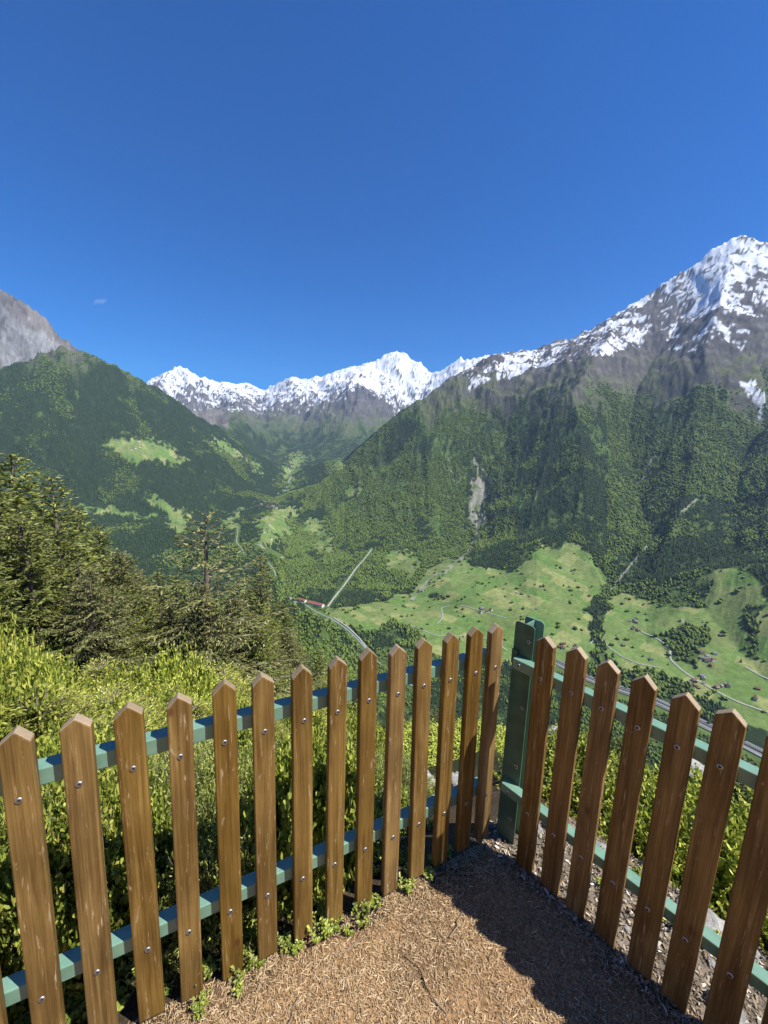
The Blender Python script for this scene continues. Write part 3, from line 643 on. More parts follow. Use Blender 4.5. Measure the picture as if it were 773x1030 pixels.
def boxmesh(name, x0, x1, y0, y1, z0, z1, m, bev=.003, dz=0):
    V = [(x0, y0, z0), (x1, y0, z0+dz), (x1, y1, z0+dz), (x0, y1, z0), (x0, y0, z1), (x1, y0, z1+dz), (x1, y1, z1+dz), (x0, y1, z1)]
    return bevel_mesh(name, V, [(0, 3, 2, 1), (4, 5, 6, 7), (0, 1, 5, 4), (1, 2, 6, 5), (2, 3, 7, 6), (3, 0, 4, 7)], m, bev, 2)
def fence(label, vec, nout, pk, rails, lo, hi, bz):
    sg_w = vec is dL
    M, sg = frame(vec, nout); e = empty('picket_fence', (0, 0, 0)); e.matrix_world = M; tag(e, label, 'fence')
    for k, (z0, z1, dz) in enumerate(rails):
        xa, xb = sorted((sg*lo, sg*hi)); 
        r = add('rail', boxmesh('rail', xa, xb, PT+.0005, PT+.0405, z0+(dz if sg < 0 else 0), z1+(dz if sg < 0 else 0), m_green, .003, dz if sg > 0 else -dz), e)
    for (st, zt, sb, zb) in pk:
        st *= sg; sb *= sg; h = zt-zb; p = add('picket', picket_mesh(h, (.0595 if sg_w else .0635)*(.97+.06*random.random())), e)
        p.location = (sb, (random.random()-.5)*.002, zb); p.rotation_euler = ((random.random()-.5)*.012, math.atan2(st-sb, h), (random.random()-.5)*.05)
        for z in bz:
            bo = add('bolt', BOLT, p); bo.location = ((random.random()-.5)*.008, 0, z-zb+(random.random()-.5)*.006); bo.rotation_euler = (0, random.random()*6, 0)
    return e
LP = [(.052, .963, .040, .005), (.152, .969, .137, .004), (.258, .966, .248, -.008), (.374, .967, .357, -.012), (.478, .966, .472, -.016), (.582, .971, .576, -.014), (.688, .970, .688, -.018), (.798, .963, .796, -.016), (.910, .966, .911, -.014), (1.011, .967, 1.016, -.018), (1.119, .961, 1.129, -.018), (1.231, .962, 1.232, -.012), (1.334, .961, 1.345, -.015)]
LP += [(1.334+.108*k, .962, 1.345+.109*k, -.015) for k in range(1, 14)]
RP = [(.144, .964, .151, -.012), (.250, .969, .252, -.012), (.349, .965, .346, -.022), (.449, .968, .443, -.010), (.549, .961, .546, -.016), (.642, .964, .636, -.018)]
RP += [(.642+.1*k, .964, .636+.1*k, -.018) for k in range(1, 12)]
fence('stained wooden picket fence panel on green rails in front of the yellow green shrubs', dL, nL, LP, [(.795, .840, -.010), (.203, .248, .006)], .03, 2.85, (.792, .226))
fence('shaded wooden picket fence panel on green rails running along the stony drop', dR, nR, RP, [(.772, .815, -.012), (.218, .257, .006)], .012, 1.95, (.802, .235))
# H-section post at the corner (flanges parallel to the right-hand fence)
M, sg = frame(dR, nR)
pe = empty('fence_post', (0, 0, 0)); pe.matrix_world = M; tag(pe, 'dark green steel H section post standing where the two picket fences meet', 'fence post')
def flange(y, name, round_):
    x0, x1 = sorted((sg*-.012, sg*.070)); z0, z1 = -.40, .952; V = []; r = .014; prof = [(x0, z0), (x1, z0)]
    def arc(cx_, cz, a0, a1): return [(cx_+r*math.cos(a0+(a1-a0)*i/5), cz+r*math.sin(a0+(a1-a0)*i/5)) for i in range(6)]
    prof += arc(x1-r, z1-r, 0, math.pi/2)+arc(x0+r, z1-r, math.pi/2, math.pi)
    n = len(prof)
    V = [(x, y, z) for x, z in prof]+[(x, y+.006, z) for x, z in prof]
    F = [tuple(range(n)), tuple(reversed(range(n, 2*n)))]+[(i, n+i, n+(i+1) % n, (i+1) % n) for i in range(n)]
    add(name, bevel_mesh(name, V, F, m_post if y < .1 else m_green, .0008, 1), pe)
flange(.0672, 'flange', 1); flange(.1392, 'flange', 1)
xm = sg*.029; add('web', boxmesh('web', xm-.0025, xm+.0025, .0734, .139, -.40, .948, m_green, .0005), pe)
for (x, z, s) in ((.050, .885, 1), (.040, .795, 1.1), (.048, .60, .9), (.048, .335, 1.2), (.045, .235, 1.1), (.045, .08, 1)):
    bo = add('bolt', BOLT, pe); bo.location = (sg*x, .0672 if abs(z-.795) > .03 and abs(z-.235) > .03 else .0265, z); bo.scale = (s, s, s)
add('bracket', boxmesh('bracket', *sorted((sg*-.012, sg*.012)), .058, .0668, .775, .835, m_post, .001), pe)

# ------------------------------------------------------------------ foliage builders
def rot_to(d):
    return d/np.maximum(np.linalg.norm(d, axis=-1, keepdims=True), 1e-9)
def quads_along(c, d, L, W, up=None):
    """flat tapered tufts: centre c, direction d, length L, width W, random roll"""
    n = len(c); d = rot_to(d); r = rot_to(np.cross(d, rot_to(RNG.normal(size=(n, 3))))); L = L[:, None]; W = W[:, None]
    P = np.stack([c-d*L*.5-r*W*.30, c-d*L*.5+r*W*.30, c+d*L*.1+r*W*.5, c+d*L*.5, c+d*L*.1-r*W*.5], 1)
    return P.reshape(-1, 3), n
def tufts_mesh(name, c, d, L, W, m, extra=None):
    V, n = quads_along(c, d, L, W); i = np.arange(n)[:, None]*5
    F = [i+np.array([0, 1, 2, 4]), i+np.array([4, 2, 3])]
    return mesh_np(name, V, F, m)
def spruce(h, rb, seed, sparse=False, tuft=.075, droop=1.0):
    """returns (trunk mesh arrays, crown tufts) for a spruce of height h and base radius rb"""
    rg_ = np.random.default_rng(seed); C = []; Dd = []; LL = []; WW = []; TV = []; TF = []
    def addtube(path, r0, r1, n=4):
        V, F = tube(path, r0, r1, n); o = len(TV); TV.extend(V); TF.extend([tuple(i+o for i in f) for f in F])
    lean = rg_.normal(size=2)*.012*h
    addtube([(lean[0]*(t**2), lean[1]*(t**2), h*t) for t in np.linspace(0, .995, 9)], h*.018+.03, .012, 7)
    z = h*.10; k = 0
    while z < h*.985:
        f = z/h; Rz = rb*((1-f)**.82)*(.55+.45*min(1, (f+.08)*3.2))+.10
        nb = 4 if sparse else 6
        for b_ in range(nb):
            L = Rz*(.62+.6*rg_.random()); az = k*2.4+b_*2*math.pi/nb+rg_.normal()*.3; el0 = .45*f+.05+rg_.normal()*.10; dr = droop*(.55-.45*f)
            if rg_.random() < (.22 if sparse else .04): continue
            s = np.linspace(0, 1, 9); rad = L*s*np.cos(el0*.5); zz_ = L*(math.tan(el0)*s-dr*s**1.6*.8+.22*s**3)
            bx = lean[0]*f*f; by = lean[1]*f*f; wob = rg_.normal()*.10*L*s**2
            pth = np.stack([bx+rad*math.cos(az)-wob*math.sin(az), by+rad*math.sin(az)+wob*math.cos(az), z+zz_], -1)
            addtube(pth[::2], .010+.012*(1-f)*L/2+(.004 if sparse else 0), .003, 3)
            step = .085 if sparse else .062; nt_ = max(3, int(L/step))
            for q in range(nt_):
                t = (q+.6)/nt_
                if t < .10+.12*rg_.random(): continue
                p = np.array([np.interp(t, s, pth[:, j]) for j in range(3)]); dv = pth[-1]-pth[0]; dv = dv/np.linalg.norm(dv)
                for side in (-1, 1):
                    if sparse and rg_.random() < .25*(1-.6*t): continue
                    tl = (.30*L*(1-t)**.7+.10)*(.6+.6*rg_.random()); tl = min(tl, .55); lat = np.array([-math.sin(az), math.cos(az), 0])*side
                    tdv = dv*.75+lat*(.85-.4*t)+np.array([0, 0, -.28*droop-.15*rg_.random()]); tdv /= np.linalg.norm(tdv)
                    ns_ = max(1, int(tl/tuft)); j = (np.arange(ns_)+.5)/ns_*tl
                    cc_ = p+tdv*j[:, None]+np.array([0, 0, -1])*(j**2)[:, None]*.35; C.append(cc_); Dd.append(np.tile(tdv, (ns_, 1))+rg_.normal(size=(ns_, 3))*.30)
                    LL.append(np.full(ns_, tuft*1.45)*(.7+.6*rg_.random(ns_))); WW.append(np.full(ns_, tuft*.42)*(.7+.6*rg_.random(ns_)))
                C.append(p[None]+rg_.normal(size=(1, 3))*.01); Dd.append(dv[None]+rg_.normal(size=(1, 3))*.2); LL.append(np.array([tuft*1.5])); WW.append(np.array([tuft*.5]))
        z += h*(.021 if not sparse else .026)*(1+.6*(1-f))*(.8+.4*rg_.random()); k += 1
    C = np.concatenate(C); Dd = np.concatenate(Dd); LL = np.concatenate(LL); WW = np.concatenate(WW)
    return TV, TF, C, Dd, LL, WW
m_bark = flat('spruce_bark', (.16, .13, .105), .9, .1, .3, 14)
m_need = leafmat('spruce_needles', [(0, (.035, .050, .013)), (.35, (.118, .145, .030)), (.75, (.235, .26, .056)), (1, (.36, .37, .10))], .55, .18, .3)
m_need2 = leafmat('spruce_needles_olive', [(0, (.045, .048, .018)), (.4, (.135, .150, .045)), (.8, (.23, .23, .080)), (1, (.33, .29, .15))], .6, .12, .3)
m_yel0 = leafmat('yellow_shoots', [(0, (.07, .10, .015)), (.25, (.22, .27, .04)), (.65, (.44, .46, .075)), (1, (.64, .60, .15))], .5, .30, .3)
m_needy = leafmat('young_spruce_needles', [(0, (.035, .060, .012)), (.4, (.085, .125, .022)), (.8, (.17, .21, .04)), (1, (.30, .32, .08))], .5, .25, .35)
PROTO = {}
def proto(key, h, rb, seed, mm, **kw):
    TV, TF, C, Dd, LL, WW = spruce(h, rb, seed, **kw)
    PROTO[key] = (h, pymesh('trunk', TV, TF, m_bark), tufts_mesh('crown', C, Dd, LL, WW, mm)); print('proto', key, len(C))
proto('a', 9., 2.1, 1, m_need, tuft=.085); proto('b', 8., 2.3, 2, m_need, tuft=.085); proto('c', 10., 2.2, 3, m_need2, tuft=.09)
proto('sparse', 8.5, 3.3, 4, m_need2, sparse=True, tuft=.085, droop=1.0)
proto('d', 8., 3.0, 12, m_need, tuft=.085, droop=1.2); proto('e', 8., 3.2, 13, m_need2, tuft=.085, droop=1.2)
proto('yellow', 1.6, .62, 9, None or m_yel0, tuft=.024, droop=.15); proto('young', 3.0, 1.15, 5, m_needy, tuft=.05, droop=.5); proto('young2', 2.6, 1.2, 6, m_needy, tuft=.05, droop=.45)
def tree_at(key, x, y, ztop, label, group=None, name='spruce_tree', cat='spruce tree', base=None, wide=1.0, rz=None):
    h, tm, cm = PROTO[key]; g = float(ground(x, y))-.15 if base is None else base; s = (ztop-g)/h
    e = empty(name, (x, y, g), random.random()*6.28 if rz is None else rz); e.scale = (s*wide, s*wide, s); tag(e, label, cat, group)
    add('trunk', tm, e); add('crown', cm, e); return e
def tree_px(key, px, py, D, label, group=None, **kw):
    x, y, z = A(px, py, D); return tree_at(key, x, y, z, label, group, **kw)
tree_px('sparse', 204, 514, 13.0, 'sparse spruce with bare trunk and thin olive branches rising alone against the valley', wide=1.45)
for k, (key, px, py, D) in enumerate([('d', 25, 520, 12), ('e', 85, 575, 11), ('d', 128, 590, 12.5), ('e', 168, 606, 13), ('e', 232, 600, 14.5), ('d', 262, 606, 17), ('d', 0, 500, 14), ('e', 290, 632, 17), ('d', 60, 530, 14), ('e', 110, 556, 17), ('e', 205, 590, 12.5)]):
    tree_px(key, px, py, D, 'broad spruce with drooping olive branches in the dense stand on the left', 'broad spruces of the dense stand on the left', wide=1.15)
tree_px('a', 52, 478, 17, 'tall dense spruce whose pointed top stands clear on the left', wide=1.35)
tree_px('b', 8, 456, 21, 'highest spruce at the far left edge with its top above the ridge of trees', wide=1.35)
tree_px('c', 262, 556, 19, 'olive spruce standing right of the sparse one, above the valley village')
tree_px('b', 100, 528, 24, 'spruce a little behind and right of the tall pointed one')
for k, (key, px, py, D) in enumerate([('c', 30, 500, 26), ('a', 78, 512, 27), ('b', 122, 556, 25), ('c', 142, 570, 30), ('a', 160, 574, 24), ('b', 178, 578, 27), ('c', 232, 584, 23), ('a', 250, 590, 28), ('b', 285, 608, 24), ('c', 300, 636, 22),
        ('a', 322, 652, 22), ('b', 15, 520, 13), ('c', 75, 562, 12.5), ('a', 110, 590, 12), ('b', 145, 600, 13.5), ('c', 172, 608, 16), ('a', 235, 612, 15), ('b', 262, 622, 14), ('c', 282, 640, 15), ('a', -20, 470, 15), ('b', -60, 460, 18), ('a', 215, 600, 20), ('c', 190, 596, 21), ('b', -40, 520, 11), ('c', 128, 600, 18), ('a', 40, 560, 16), ('b', 342, 664, 27), ('c', 362, 676, 24)]):
    tree_px(key, px, py, D, 'green spruce merging into the dense stand left of the valley view', 'spruces of the dense stand on the left bank', wide=1.3)
# slope below: spruces seen from above between the pickets
for k in range(90):
    az = -14+72*random.random(); D = 26+110*random.random()**1.3; x, y = D*math.sin(az*D2R), D*math.cos(az*D2R)
    g = float(ground(x, y)); top = min(g+7+5*random.random(), CAMZ-D*math.tan((36.5 if az < 0 else 35.5)*D2R)-.0)
    if top-g < 2.5: continue
    tree_at(random.choice('abc'), x, y, top, 'spruce on the steep slope below the fence seen from above', 'spruces on the steep slope below')
# young spruces just outside the right-hand fence
for k, (key, px, py, D, lb) in enumerate([('young', 628, 745, 4.6, 'young spruce with bright yellow green shoots left of the boulder behind the right fence'), ('young2', 668, 790, 4.2, 'young spruce directly behind the third gap of the right fence'), ('young', 712, 800, 3.6, 'bushy young spruce low behind the right fence beside the stone slab'), ('young2', 752, 790, 3.6, 'young spruce at the right edge of the picture behind the fence'),
        ('young', 590, 740, 5.0, 'young spruce standing below the first pickets right of the post'), ('young2', 545, 745, 4.6, 'young spruce hidden low behind the corner post'), ('young', 790, 850, 3.2, 'young spruce beyond the right edge low on the drop')]):
    tree_px(key, px, py, D, lb, name='young_spruce', cat='young spruce', wide=1.2)
# ------------------------------------------------------------------ shrubs
def shrub(R, H, n, seed, leafL, leafW, m, upright=.6, side=5, stemm=None):
    rg_ = np.random.default_rng(seed); C = []; Dd = []; LL = []; WW = []; TV = []; TF = []
    for i in range(n):
        a = rg_.random()*6.28; q = math.sqrt(rg_.random())*R; el = rg_.random(); bx, by = q*.55*math.cos(a), q*.55*math.sin(a)
        top = np.array([q*math.cos(a)*1.05, q*math.sin(a)*1.05, H*(math.sqrt(max(.05, 1-(q/R)**2*.8)))*(.55+.5*rg_.random())])
        p0 = np.array([bx, by, 0]); s = np.linspace(0, 1, 6); bow = rg_.normal(size=3)*.04*H
        pth = p0+(top-p0)*s[:, None]**np.array([1.5, 1.5, .9])+bow*np.sin(s*3.1)[:, None]
        if i % 4 == 0:
            V, F = tube(pth, .006, .002, 3); o = len(TV); TV.extend(V); TF.extend([tuple(j+o for j in f) for f in F])
        dv = rot_to((pth[-1]-pth[-2])*upright+rg_.normal(size=3)*.02+np.array([0, 0, .02]))
        # leader
        nl = 12; t = .45+.55*rg_.random(nl); P = np.stack([np.interp(t, s, pth[:, j]) for j in range(3)], -1)
        C.append(P+rg_.normal(size=(nl, 3))*leafL*.25); Dd.append(dv+rg_.normal(size=(nl, 3))*.75); LL.append(leafL*(.6+.7*rg_.random(nl))); WW.append(leafW*(.6+.7*rg_.random(nl)))
        for w_ in range(side):
            t0 = .5+.5*rg_.random(); p = np.array([np.interp(t0, s, pth[:, j]) for j in range(3)]); sdv = rot_to(rg_.normal(size=3)*.8+dv*.9+np.array([0, 0, .1])); L = (.05+.09*rg_.random())*(R/.5)**.3
            ns_ = 7; j = (np.arange(ns_)+.5)/ns_*L; C.append(p+sdv*j[:, None]); Dd.append(sdv+rg_.normal(size=(ns_, 3))*.55); LL.append(leafL*(.5+.7*rg_.random(ns_))); WW.append(leafW*(.6+.6*rg_.random(ns_)))
    C = np.concatenate(C); return pymesh('stems', TV, TF, m_bark), tufts_mesh('foliage', C, np.concatenate(Dd), np.concatenate(LL), np.concatenate(WW), m)
m_yel = leafmat('bright_shoots', [(0, (.04, .065, .012)), (.25, (.19, .25, .036)), (.6, (.42, .48, .07)), (1, (.68, .65, .15))], .5, .30, .3)
m_heath = leafmat('heath_sprigs', [(0, (.06, .08, .018)), (.35, (.24, .30, .06)), (.7, (.42, .47, .12)), (.92, (.55, .55, .22)), (1, (.50, .36, .26))], .55, .32, .3)
m_fresh = leafmat('fresh_leaves', [(0, (.12, .18, .025)), (.6, (.30, .36, .055)), (1, (.50, .50, .11))], .45, .30, .4)
SH = {'y1': (.62, shrub(.6, .62, 560, 1, .031, .0155, m_yel, .6, 8)), 'y2': (.66, shrub(.55, .66, 560, 2, .031, .0155, m_yel, .9, 8)), 'h1': (.5, shrub(.5, .5, 620, 3, .026, .007, m_heath, 1.2, 4)), 'h2': (.45, shrub(.5, .45, 600, 4, .026, .007, m_heath, 1.4, 4)), 'f1': (.4, shrub(.42, .4, 260, 5, .030, .018, m_fresh, .6))}
def shrub_at(key, x, y, ztop, label, group=None, s=1.0, name='shrub', cat='shrub'):
    H, (st, fo) = SH[key]; g = float(ground(x, y))-.06; k = max(.3, (ztop-g)/H/1.02)
    e = empty(name, (x, y, g), random.random()*6.28); e.scale = (s, s, k); tag(e, label, cat, group); add('stems', st, e); add('foliage', fo, e); return e
def shrub_px(key, px, py, D, *a, **k):
    x, y, z = A(px, py, D); return shrub_at(key, x, y, z, *a, **k)
yl = 'bright yellow green shrub in the thicket rising behind the left fence'; yg = 'yellow green shrubs of the thicket behind the left fence'
for k, (px, py, D) in enumerate([(-30, 612, 4.2), (4, 640, 4.6), (45, 668, 4.9), (85, 676, 4.7), (128, 664, 5.2), (175, 668, 5.3), (150, 690, 4.4), (215, 680, 5.0), (250, 690, 4.6), (290, 700, 5.2), (325, 700, 5.4), (356, 712, 5.0), (10, 660, 3.6), (50, 690, 3.7), (95, 694, 3.7), (190, 692, 3.9), (235, 712, 3.6), (275, 722, 3.7), (312, 728, 3.8), (345, 738, 3.6), (20, 700, 2.9), (65, 716, 2.9), (110, 712, 3.0), (155, 722, 2.9), (205, 736, 2.8), (-25, 690, 2.8), (385, 740, 3.9), (420, 752, 4.2), (445, 766, 3.6), (485, 760, 3.8)]):
    shrub_px('y1' if k % 2 else 'y2', px, py+random.uniform(-14, 24), D, yl, yg, s=(.9 if D > 3.4 else .7)*random.uniform(.6, 1.05))
for k in range(48):
    px = -30+400*random.random(); D = 2.7+3.2*random.random(); py = 648+22*random.random()+ (px/340)*34+(5.9-D)*17
    tree_px('yellow', px, py, D, 'slender young spruce with pale yellow tips poking out of the thicket behind the left fence', 'young spruces poking out of the thicket', name='young_spruce', cat='young spruce', wide=random.uniform(.95, 1.3))
hl = 'low grey green heathy shrub close behind the left fence rails'; hg = 'low heathy shrubs behind the left fence'
for k in range(52):
    s_ = -.15+3.0*random.random(); o = .30+1.3*random.random()**1.3; p = CC+dL*s_+nL*o; g = float(ground(p[0], p[1]))
    top = g+.30+.18*random.random()+.16*o*min(1, s_); shrub_at(('h1', 'h2', 'y1', 'h1', 'f1')[k % 5], p[0], p[1], top+random.uniform(-.08, .12), hl, hg, s=random.uniform(.4, .65))
for k in range(46):
    s_ = .2+2.6*random.random(); o = .30+.9*random.random(); p = CC+dL*s_+nL*o; g = float(ground(p[0], p[1]))
    shrub_at('f1', p[0], p[1], g+.20+.2*random.random(), 'small shrub with fresh green leaves among the heath behind the left fence', 'fresh green shrubs among the heath', s=.55)
# beyond the right-hand fence
for k in range(34):
    s_ = .1+2.2*random.random(); o = .55+2.0*random.random(); p = CC+dR*s_+nR*o; g = float(ground(p[0], p[1]))
    shrub_at(random.choice(['y1', 'h1', 'y2', 'f1']), p[0], p[1], g+.3+.3*random.random(), 'leafy shrub growing on the drop beyond the right fence', 'shrubs on the drop beyond the right fence', s=.75)
for k in range(9):
    s_ = -.6+.8*random.random(); o = .7+1.6*random.random(); p = CC+dR*s_+nR*o; g = float(ground(p[0], p[1]))
    shrub_at(random.choice(['y1', 'y2', 'h1']), p[0], p[1], g+.3+.3*random.random(), 'leafy shrub growing below the corner post', 'shrubs below the corner post', s=.7)
# small leafy plants at the foot of the pickets
def leafplant(seed, R=.045, H=.06, n=16):
    rg_ = np.random.default_rng(seed); V = []; F = []; SV = []; SF = []
    for i in range(n):
        a = rg_.random()*6.28; q = R*math.sqrt(rg_.random()); top = Vector((q*math.cos(a), q*math.sin(a), H*(.5+.6*rg_.random())))
        tv, tf = tube([(top.x*.3, top.y*.3, -.01), (top.x*.7, top.y*.7, top.z*.6), top], .0012, .0008, 3); o = len(SV); SV += tv; SF += [tuple(j+o for j in f) for f in tf]
        for l in range(6):
            t = .4+.6*rg_.random(); p = Vector((top.x*t, top.y*t, top.z*t)); d = Vector((rg_.normal(), rg_.normal(), .25+.4*rg_.random())).normalized(); L = .011+.009*rg_.random(); sd_ = d.cross(Vector((0, 0, 1))).normalized()*L*.30; up_ = sd_.cross(d).normalized()*L*.12
            o = len(V); V += [p, p+d*L*.35+sd_+up_, p+d*L*.35-sd_+up_, p+d*L*.75+sd_*.8+up_, p+d*L*.75-sd_*.8+up_, p+d*L, p+d*L*.35, p+d*L*.75]
            F += [(o, o+1, o+6), (o, o+6, o+2), (o+1, o+3, o+7, o+6), (o+6, o+7, o+4, o+2), (o+3, o+5, o+7), (o+7, o+5, o+4)]
    return pymesh('stems', SV, SF, m_bark), pymesh('leaves', V, F, m_fresh, False)
LPL = [leafplant(1), leafplant(2, .06, .075, 24), leafplant(3, .035, .05, 11)]
def plant(x, y, k, s, label, group=None):
    e = empty('leafy_plant', (x, y, float(ground(x, y))), random.random()*6); s *= .78; e.scale = (s, s, s); tag(e, label, 'plant', group); add('stems', LPL[k][0], e); add('leaves', LPL[k][1], e)
for i, (px, py, k, s) in enumerate([(246, 972, 1, .9), (240, 992, 2, .8), (200, 1014, 0, .7), (286, 944, 0, .9), (322, 938, 1, 1.0), (338, 925, 2, 1.0), (366, 922, 1, .95), (378, 905, 0, .8), (408, 888, 1, .8), (414, 872, 0, 1.0), (432, 876, 0, .8), (436, 858, 2, .9), (300, 950, 2, .8), (350, 935, 2, .7), (205, 1003, 2, .7), (262, 965, 2, .6)]):
    q = G(px, py, 0); plant(q[0], q[1], k, s, 'small fresh green leafy plant sprouting at the foot of the left pickets', 'leafy plants along the foot of the left fence')
for i in range(80):
    s_ = .1+2.4*random.random(); o = .03+.33*random.random(); p = CC+dL*s_+nL*o; plant(p[0], p[1], random.randrange(3), .7+.8*random.random(), 'small leafy plant under the rails of the left fence', 'leafy plants under the left rails')
for i in range(44):
    s_ = -.1+1.9*random.random(); o = .12+.45*random.random(); p = CC+dR*s_+nR*o; plant(p[0], p[1], random.randrange(3), .6+.6*random.random(), 'small leafy plant among the stones outside the right fence', 'leafy plants among the stones')
# ------------------------------------------------------------------ boulders
m_rock, nt, b = mat('pale_stone', .85, .25)
tc = N(nt, 'ShaderNodeTexCoord'); no = N(nt, 'ShaderNodeTexNoise', Scale=17.0, Detail=9.0, Roughness=.78, Distortion=.8); nt.links.new(tc.outputs['Object'], no.inputs['Vector'])
n2 = N(nt, 'ShaderNodeTexNoise', Scale=48.0, Detail=5.0); nt.links.new(tc.outputs['Object'], n2.inputs['Vector'])
c = ramp(nt, no.outputs[0], [(.3, (.13, .12, .11)), (.5, (.33, .32, .30)), (.68, (.52, .51, .48))]); c = mix(nt, c, (.12, .13, .06), ramp(nt, n2.outputs[0], [(.56, (0, 0, 0)), (.66, (.7, .7, .7))])); nt.links.new(c, b.inputs['Base Color']); bump(nt, b, no.outputs[0], .7, .03)
def boulder(x, y, z, sx, sy, sz, rz, seed, label, group=None):
    bm = bmesh.new(); bmesh.ops.create_icosphere(bm, subdivisions=4, radius=1)
    P = np.array([v.co[:] for v in bm.verts]); P /= np.abs(P).max(1, keepdims=True)**.45
    n = ridged(P[:, 0]*1.3+seed, P[:, 1]*1.3+P[:, 2]*1.1, 4, seed)*.35+fbm(P[:, 0]*4+P[:, 2]*3, P[:, 1]*4, 4, seed+3)*.14; P = P*(.8+n)[:, None]*np.array([sx, sy, sz])
    for v, p in zip(bm.verts, P): v.co = p
    me = bpy.data.meshes.new('boulder'); bm.to_mesh(me); bm.free(); me.materials.append(m_rock); me.polygons.foreach_set('use_smooth', [True]*len(me.polygons))
    o = add('boulder', me, loc=(x, y, z)); o.rotation_euler = (random.random()*.4-.2, random.random()*.4-.2, rz); tag(o, label, 'boulder', group); return o
def bpx(px, py, D, s, seed, label, group=None, sz=.6, dz=0):
    x, y, z = A(px, py, D); boulder(x, y, z+dz, s, s*.75, s*sz, RA, seed, label, group)
bpx(638, 874, 1.95, .085, 3, 'small pale boulder just beyond the lower right rail, left of the flat slab')
bpx(672, 908, 1.78, .11, 5, 'long flat pale slab of rock beyond the lower rail of the right fence', sz=.35)
bpx(728, 958, 1.66, .155, 8, 'largest flat pale rock ledge under the right end of the right fence', sz=.28)
bpx(692, 778, 6.5, .30, 9, 'grey rock far down the drop seen over the young spruces')
bpx(566, 746, 6.0, .25, 12, 'grey rock lying low behind the post on the drop')
for k, (px, py, D, s) in enumerate([(378, 800, 2.35, .10), (388, 790, 2.6, .13), (404, 806, 2.2, .08), (422, 786, 2.5, .12), (462, 790, 2.3, .08), (398, 828, 2.0, .06), (438, 812, 2.1, .07)]):
    bpx(px, py, D, s, 20+k, 'whitish stone in the cluster seen between the middle pickets of the left fence', 'whitish stones behind the middle of the left fence')
for k in range(26):
    s_ = .05+1.8*random.random(); o = .08+.42*random.random(); p = CC+dR*s_+nR*o; s = .012+.03*random.random()**2; boulder(p[0], p[1], float(ground(p[0], p[1]))+s*.2, s, s*.8, s*.6, random.random()*6, 40+k, 'small stone on the strip outside the right fence', 'small stones outside the right fence')

# ------------------------------------------------------------------ valley: roads, river, pipeline, buildings, single trees
def ribbon(name, pix, width, m, lift=1.0, kind='structure', rmin=900, step=12, thick=0.0):
    P = [hit(px, py, rmin) for px, py in pix]; P = [p for p in P if p]; Q = []
    for a, b_ in zip(P[:-1], P[1:]):
        n = max(1, int(math.hypot(b_[0]-a[0], b_[1]-a[1])/step)); Q += [(a[0]+(b_[0]-a[0])*i/n, a[1]+(b_[1]-a[1])*i/n) for i in range(n)]
    Q.append(P[-1][:2]); Q = np.array(Q); 
    for _ in range(3): Q[1:-1] = (Q[:-2]+2*Q[1:-1]+Q[2:])/4
    T = np.gradient(Q, axis=0); T /= np.linalg.norm(T, axis=1, keepdims=True)+1e-9; Nn = np.stack([-T[:, 1], T[:, 0]], -1); V = []
    for o in (-.5, .5):
        xy = Q+Nn*width*o; z = np.maximum(Hat(xy[:, 0], xy[:, 1]), Hat(Q[:, 0], Q[:, 1]))+lift; V.append(np.column_stack([xy, z]))
    n = len(Q); V = np.concatenate(V); i = np.arange(n-1); F = [np.stack([i, i+1, i+1+n, i+n], -1)[:, ::-1]]
    if thick:
        V2 = V.copy(); V2[:, 2] -= thick; V = np.concatenate([V, V2]); F += [np.stack([i, i+2*n, i+1+2*n, i+1], -1), np.stack([i+n, i+1+n, i+1+3*n, i+3*n], -1)]
    o = add(name, mesh_np(name, V, F, m)); 
    if kind: tag(o, kind=kind)
    return o
m_road = flat('pale_road', (.30, .295, .275), .9, .1, .1, .05); m_asph = flat('motorway_asphalt', (.16, .165, .17), .8, .2, .1, .05); m_conc = flat('pale_concrete', (.42, .42, .40), .8, .2, .08, .05)
m_water, nt, b = mat('river_water', .45, .3); b.inputs['Base Color'].default_value = (.22, .27, .25, 1)
ribbon('motorway', [(560, 668), (600, 688), (640, 700), (660, 707), (700, 727), (735, 744), (773, 764), (800, 778)], 13, m_asph, 2.0, thick=4)
ribbon('motorway_carriageway', [(560, 664), (600, 684), (640, 696), (662, 704), (702, 723), (737, 740), (773, 758), (800, 771)], 9, m_asph, 2.4, thick=4)
for k, pix in enumerate([[(560, 670.3), (600, 690.5), (640, 702.5), (660, 709.5), (700, 729.5), (735, 746.5), (773, 766.5)], [(560, 666), (600, 686), (640, 698.2), (661, 705.5), (701, 725), (736, 742), (773, 761)]]):
    o = ribbon('motorway_parapet', pix, 1.6, m_conc, 3.6, None, thick=3); tag(o, ['pale parapet along the near side of the motorway in the valley', 'pale parapet between the two carriageways of the motorway'][k], 'parapet')
ribbon('river', [(300, 604), (318, 616), (336, 624), (350, 634), (362, 646), (374, 660), (392, 676), (430, 700)], 5, m_water, 1.5)
ribbon('gravel_bank', [(336, 622), (350, 631), (362, 643), (372, 656)], 6, m_road, 2.6)
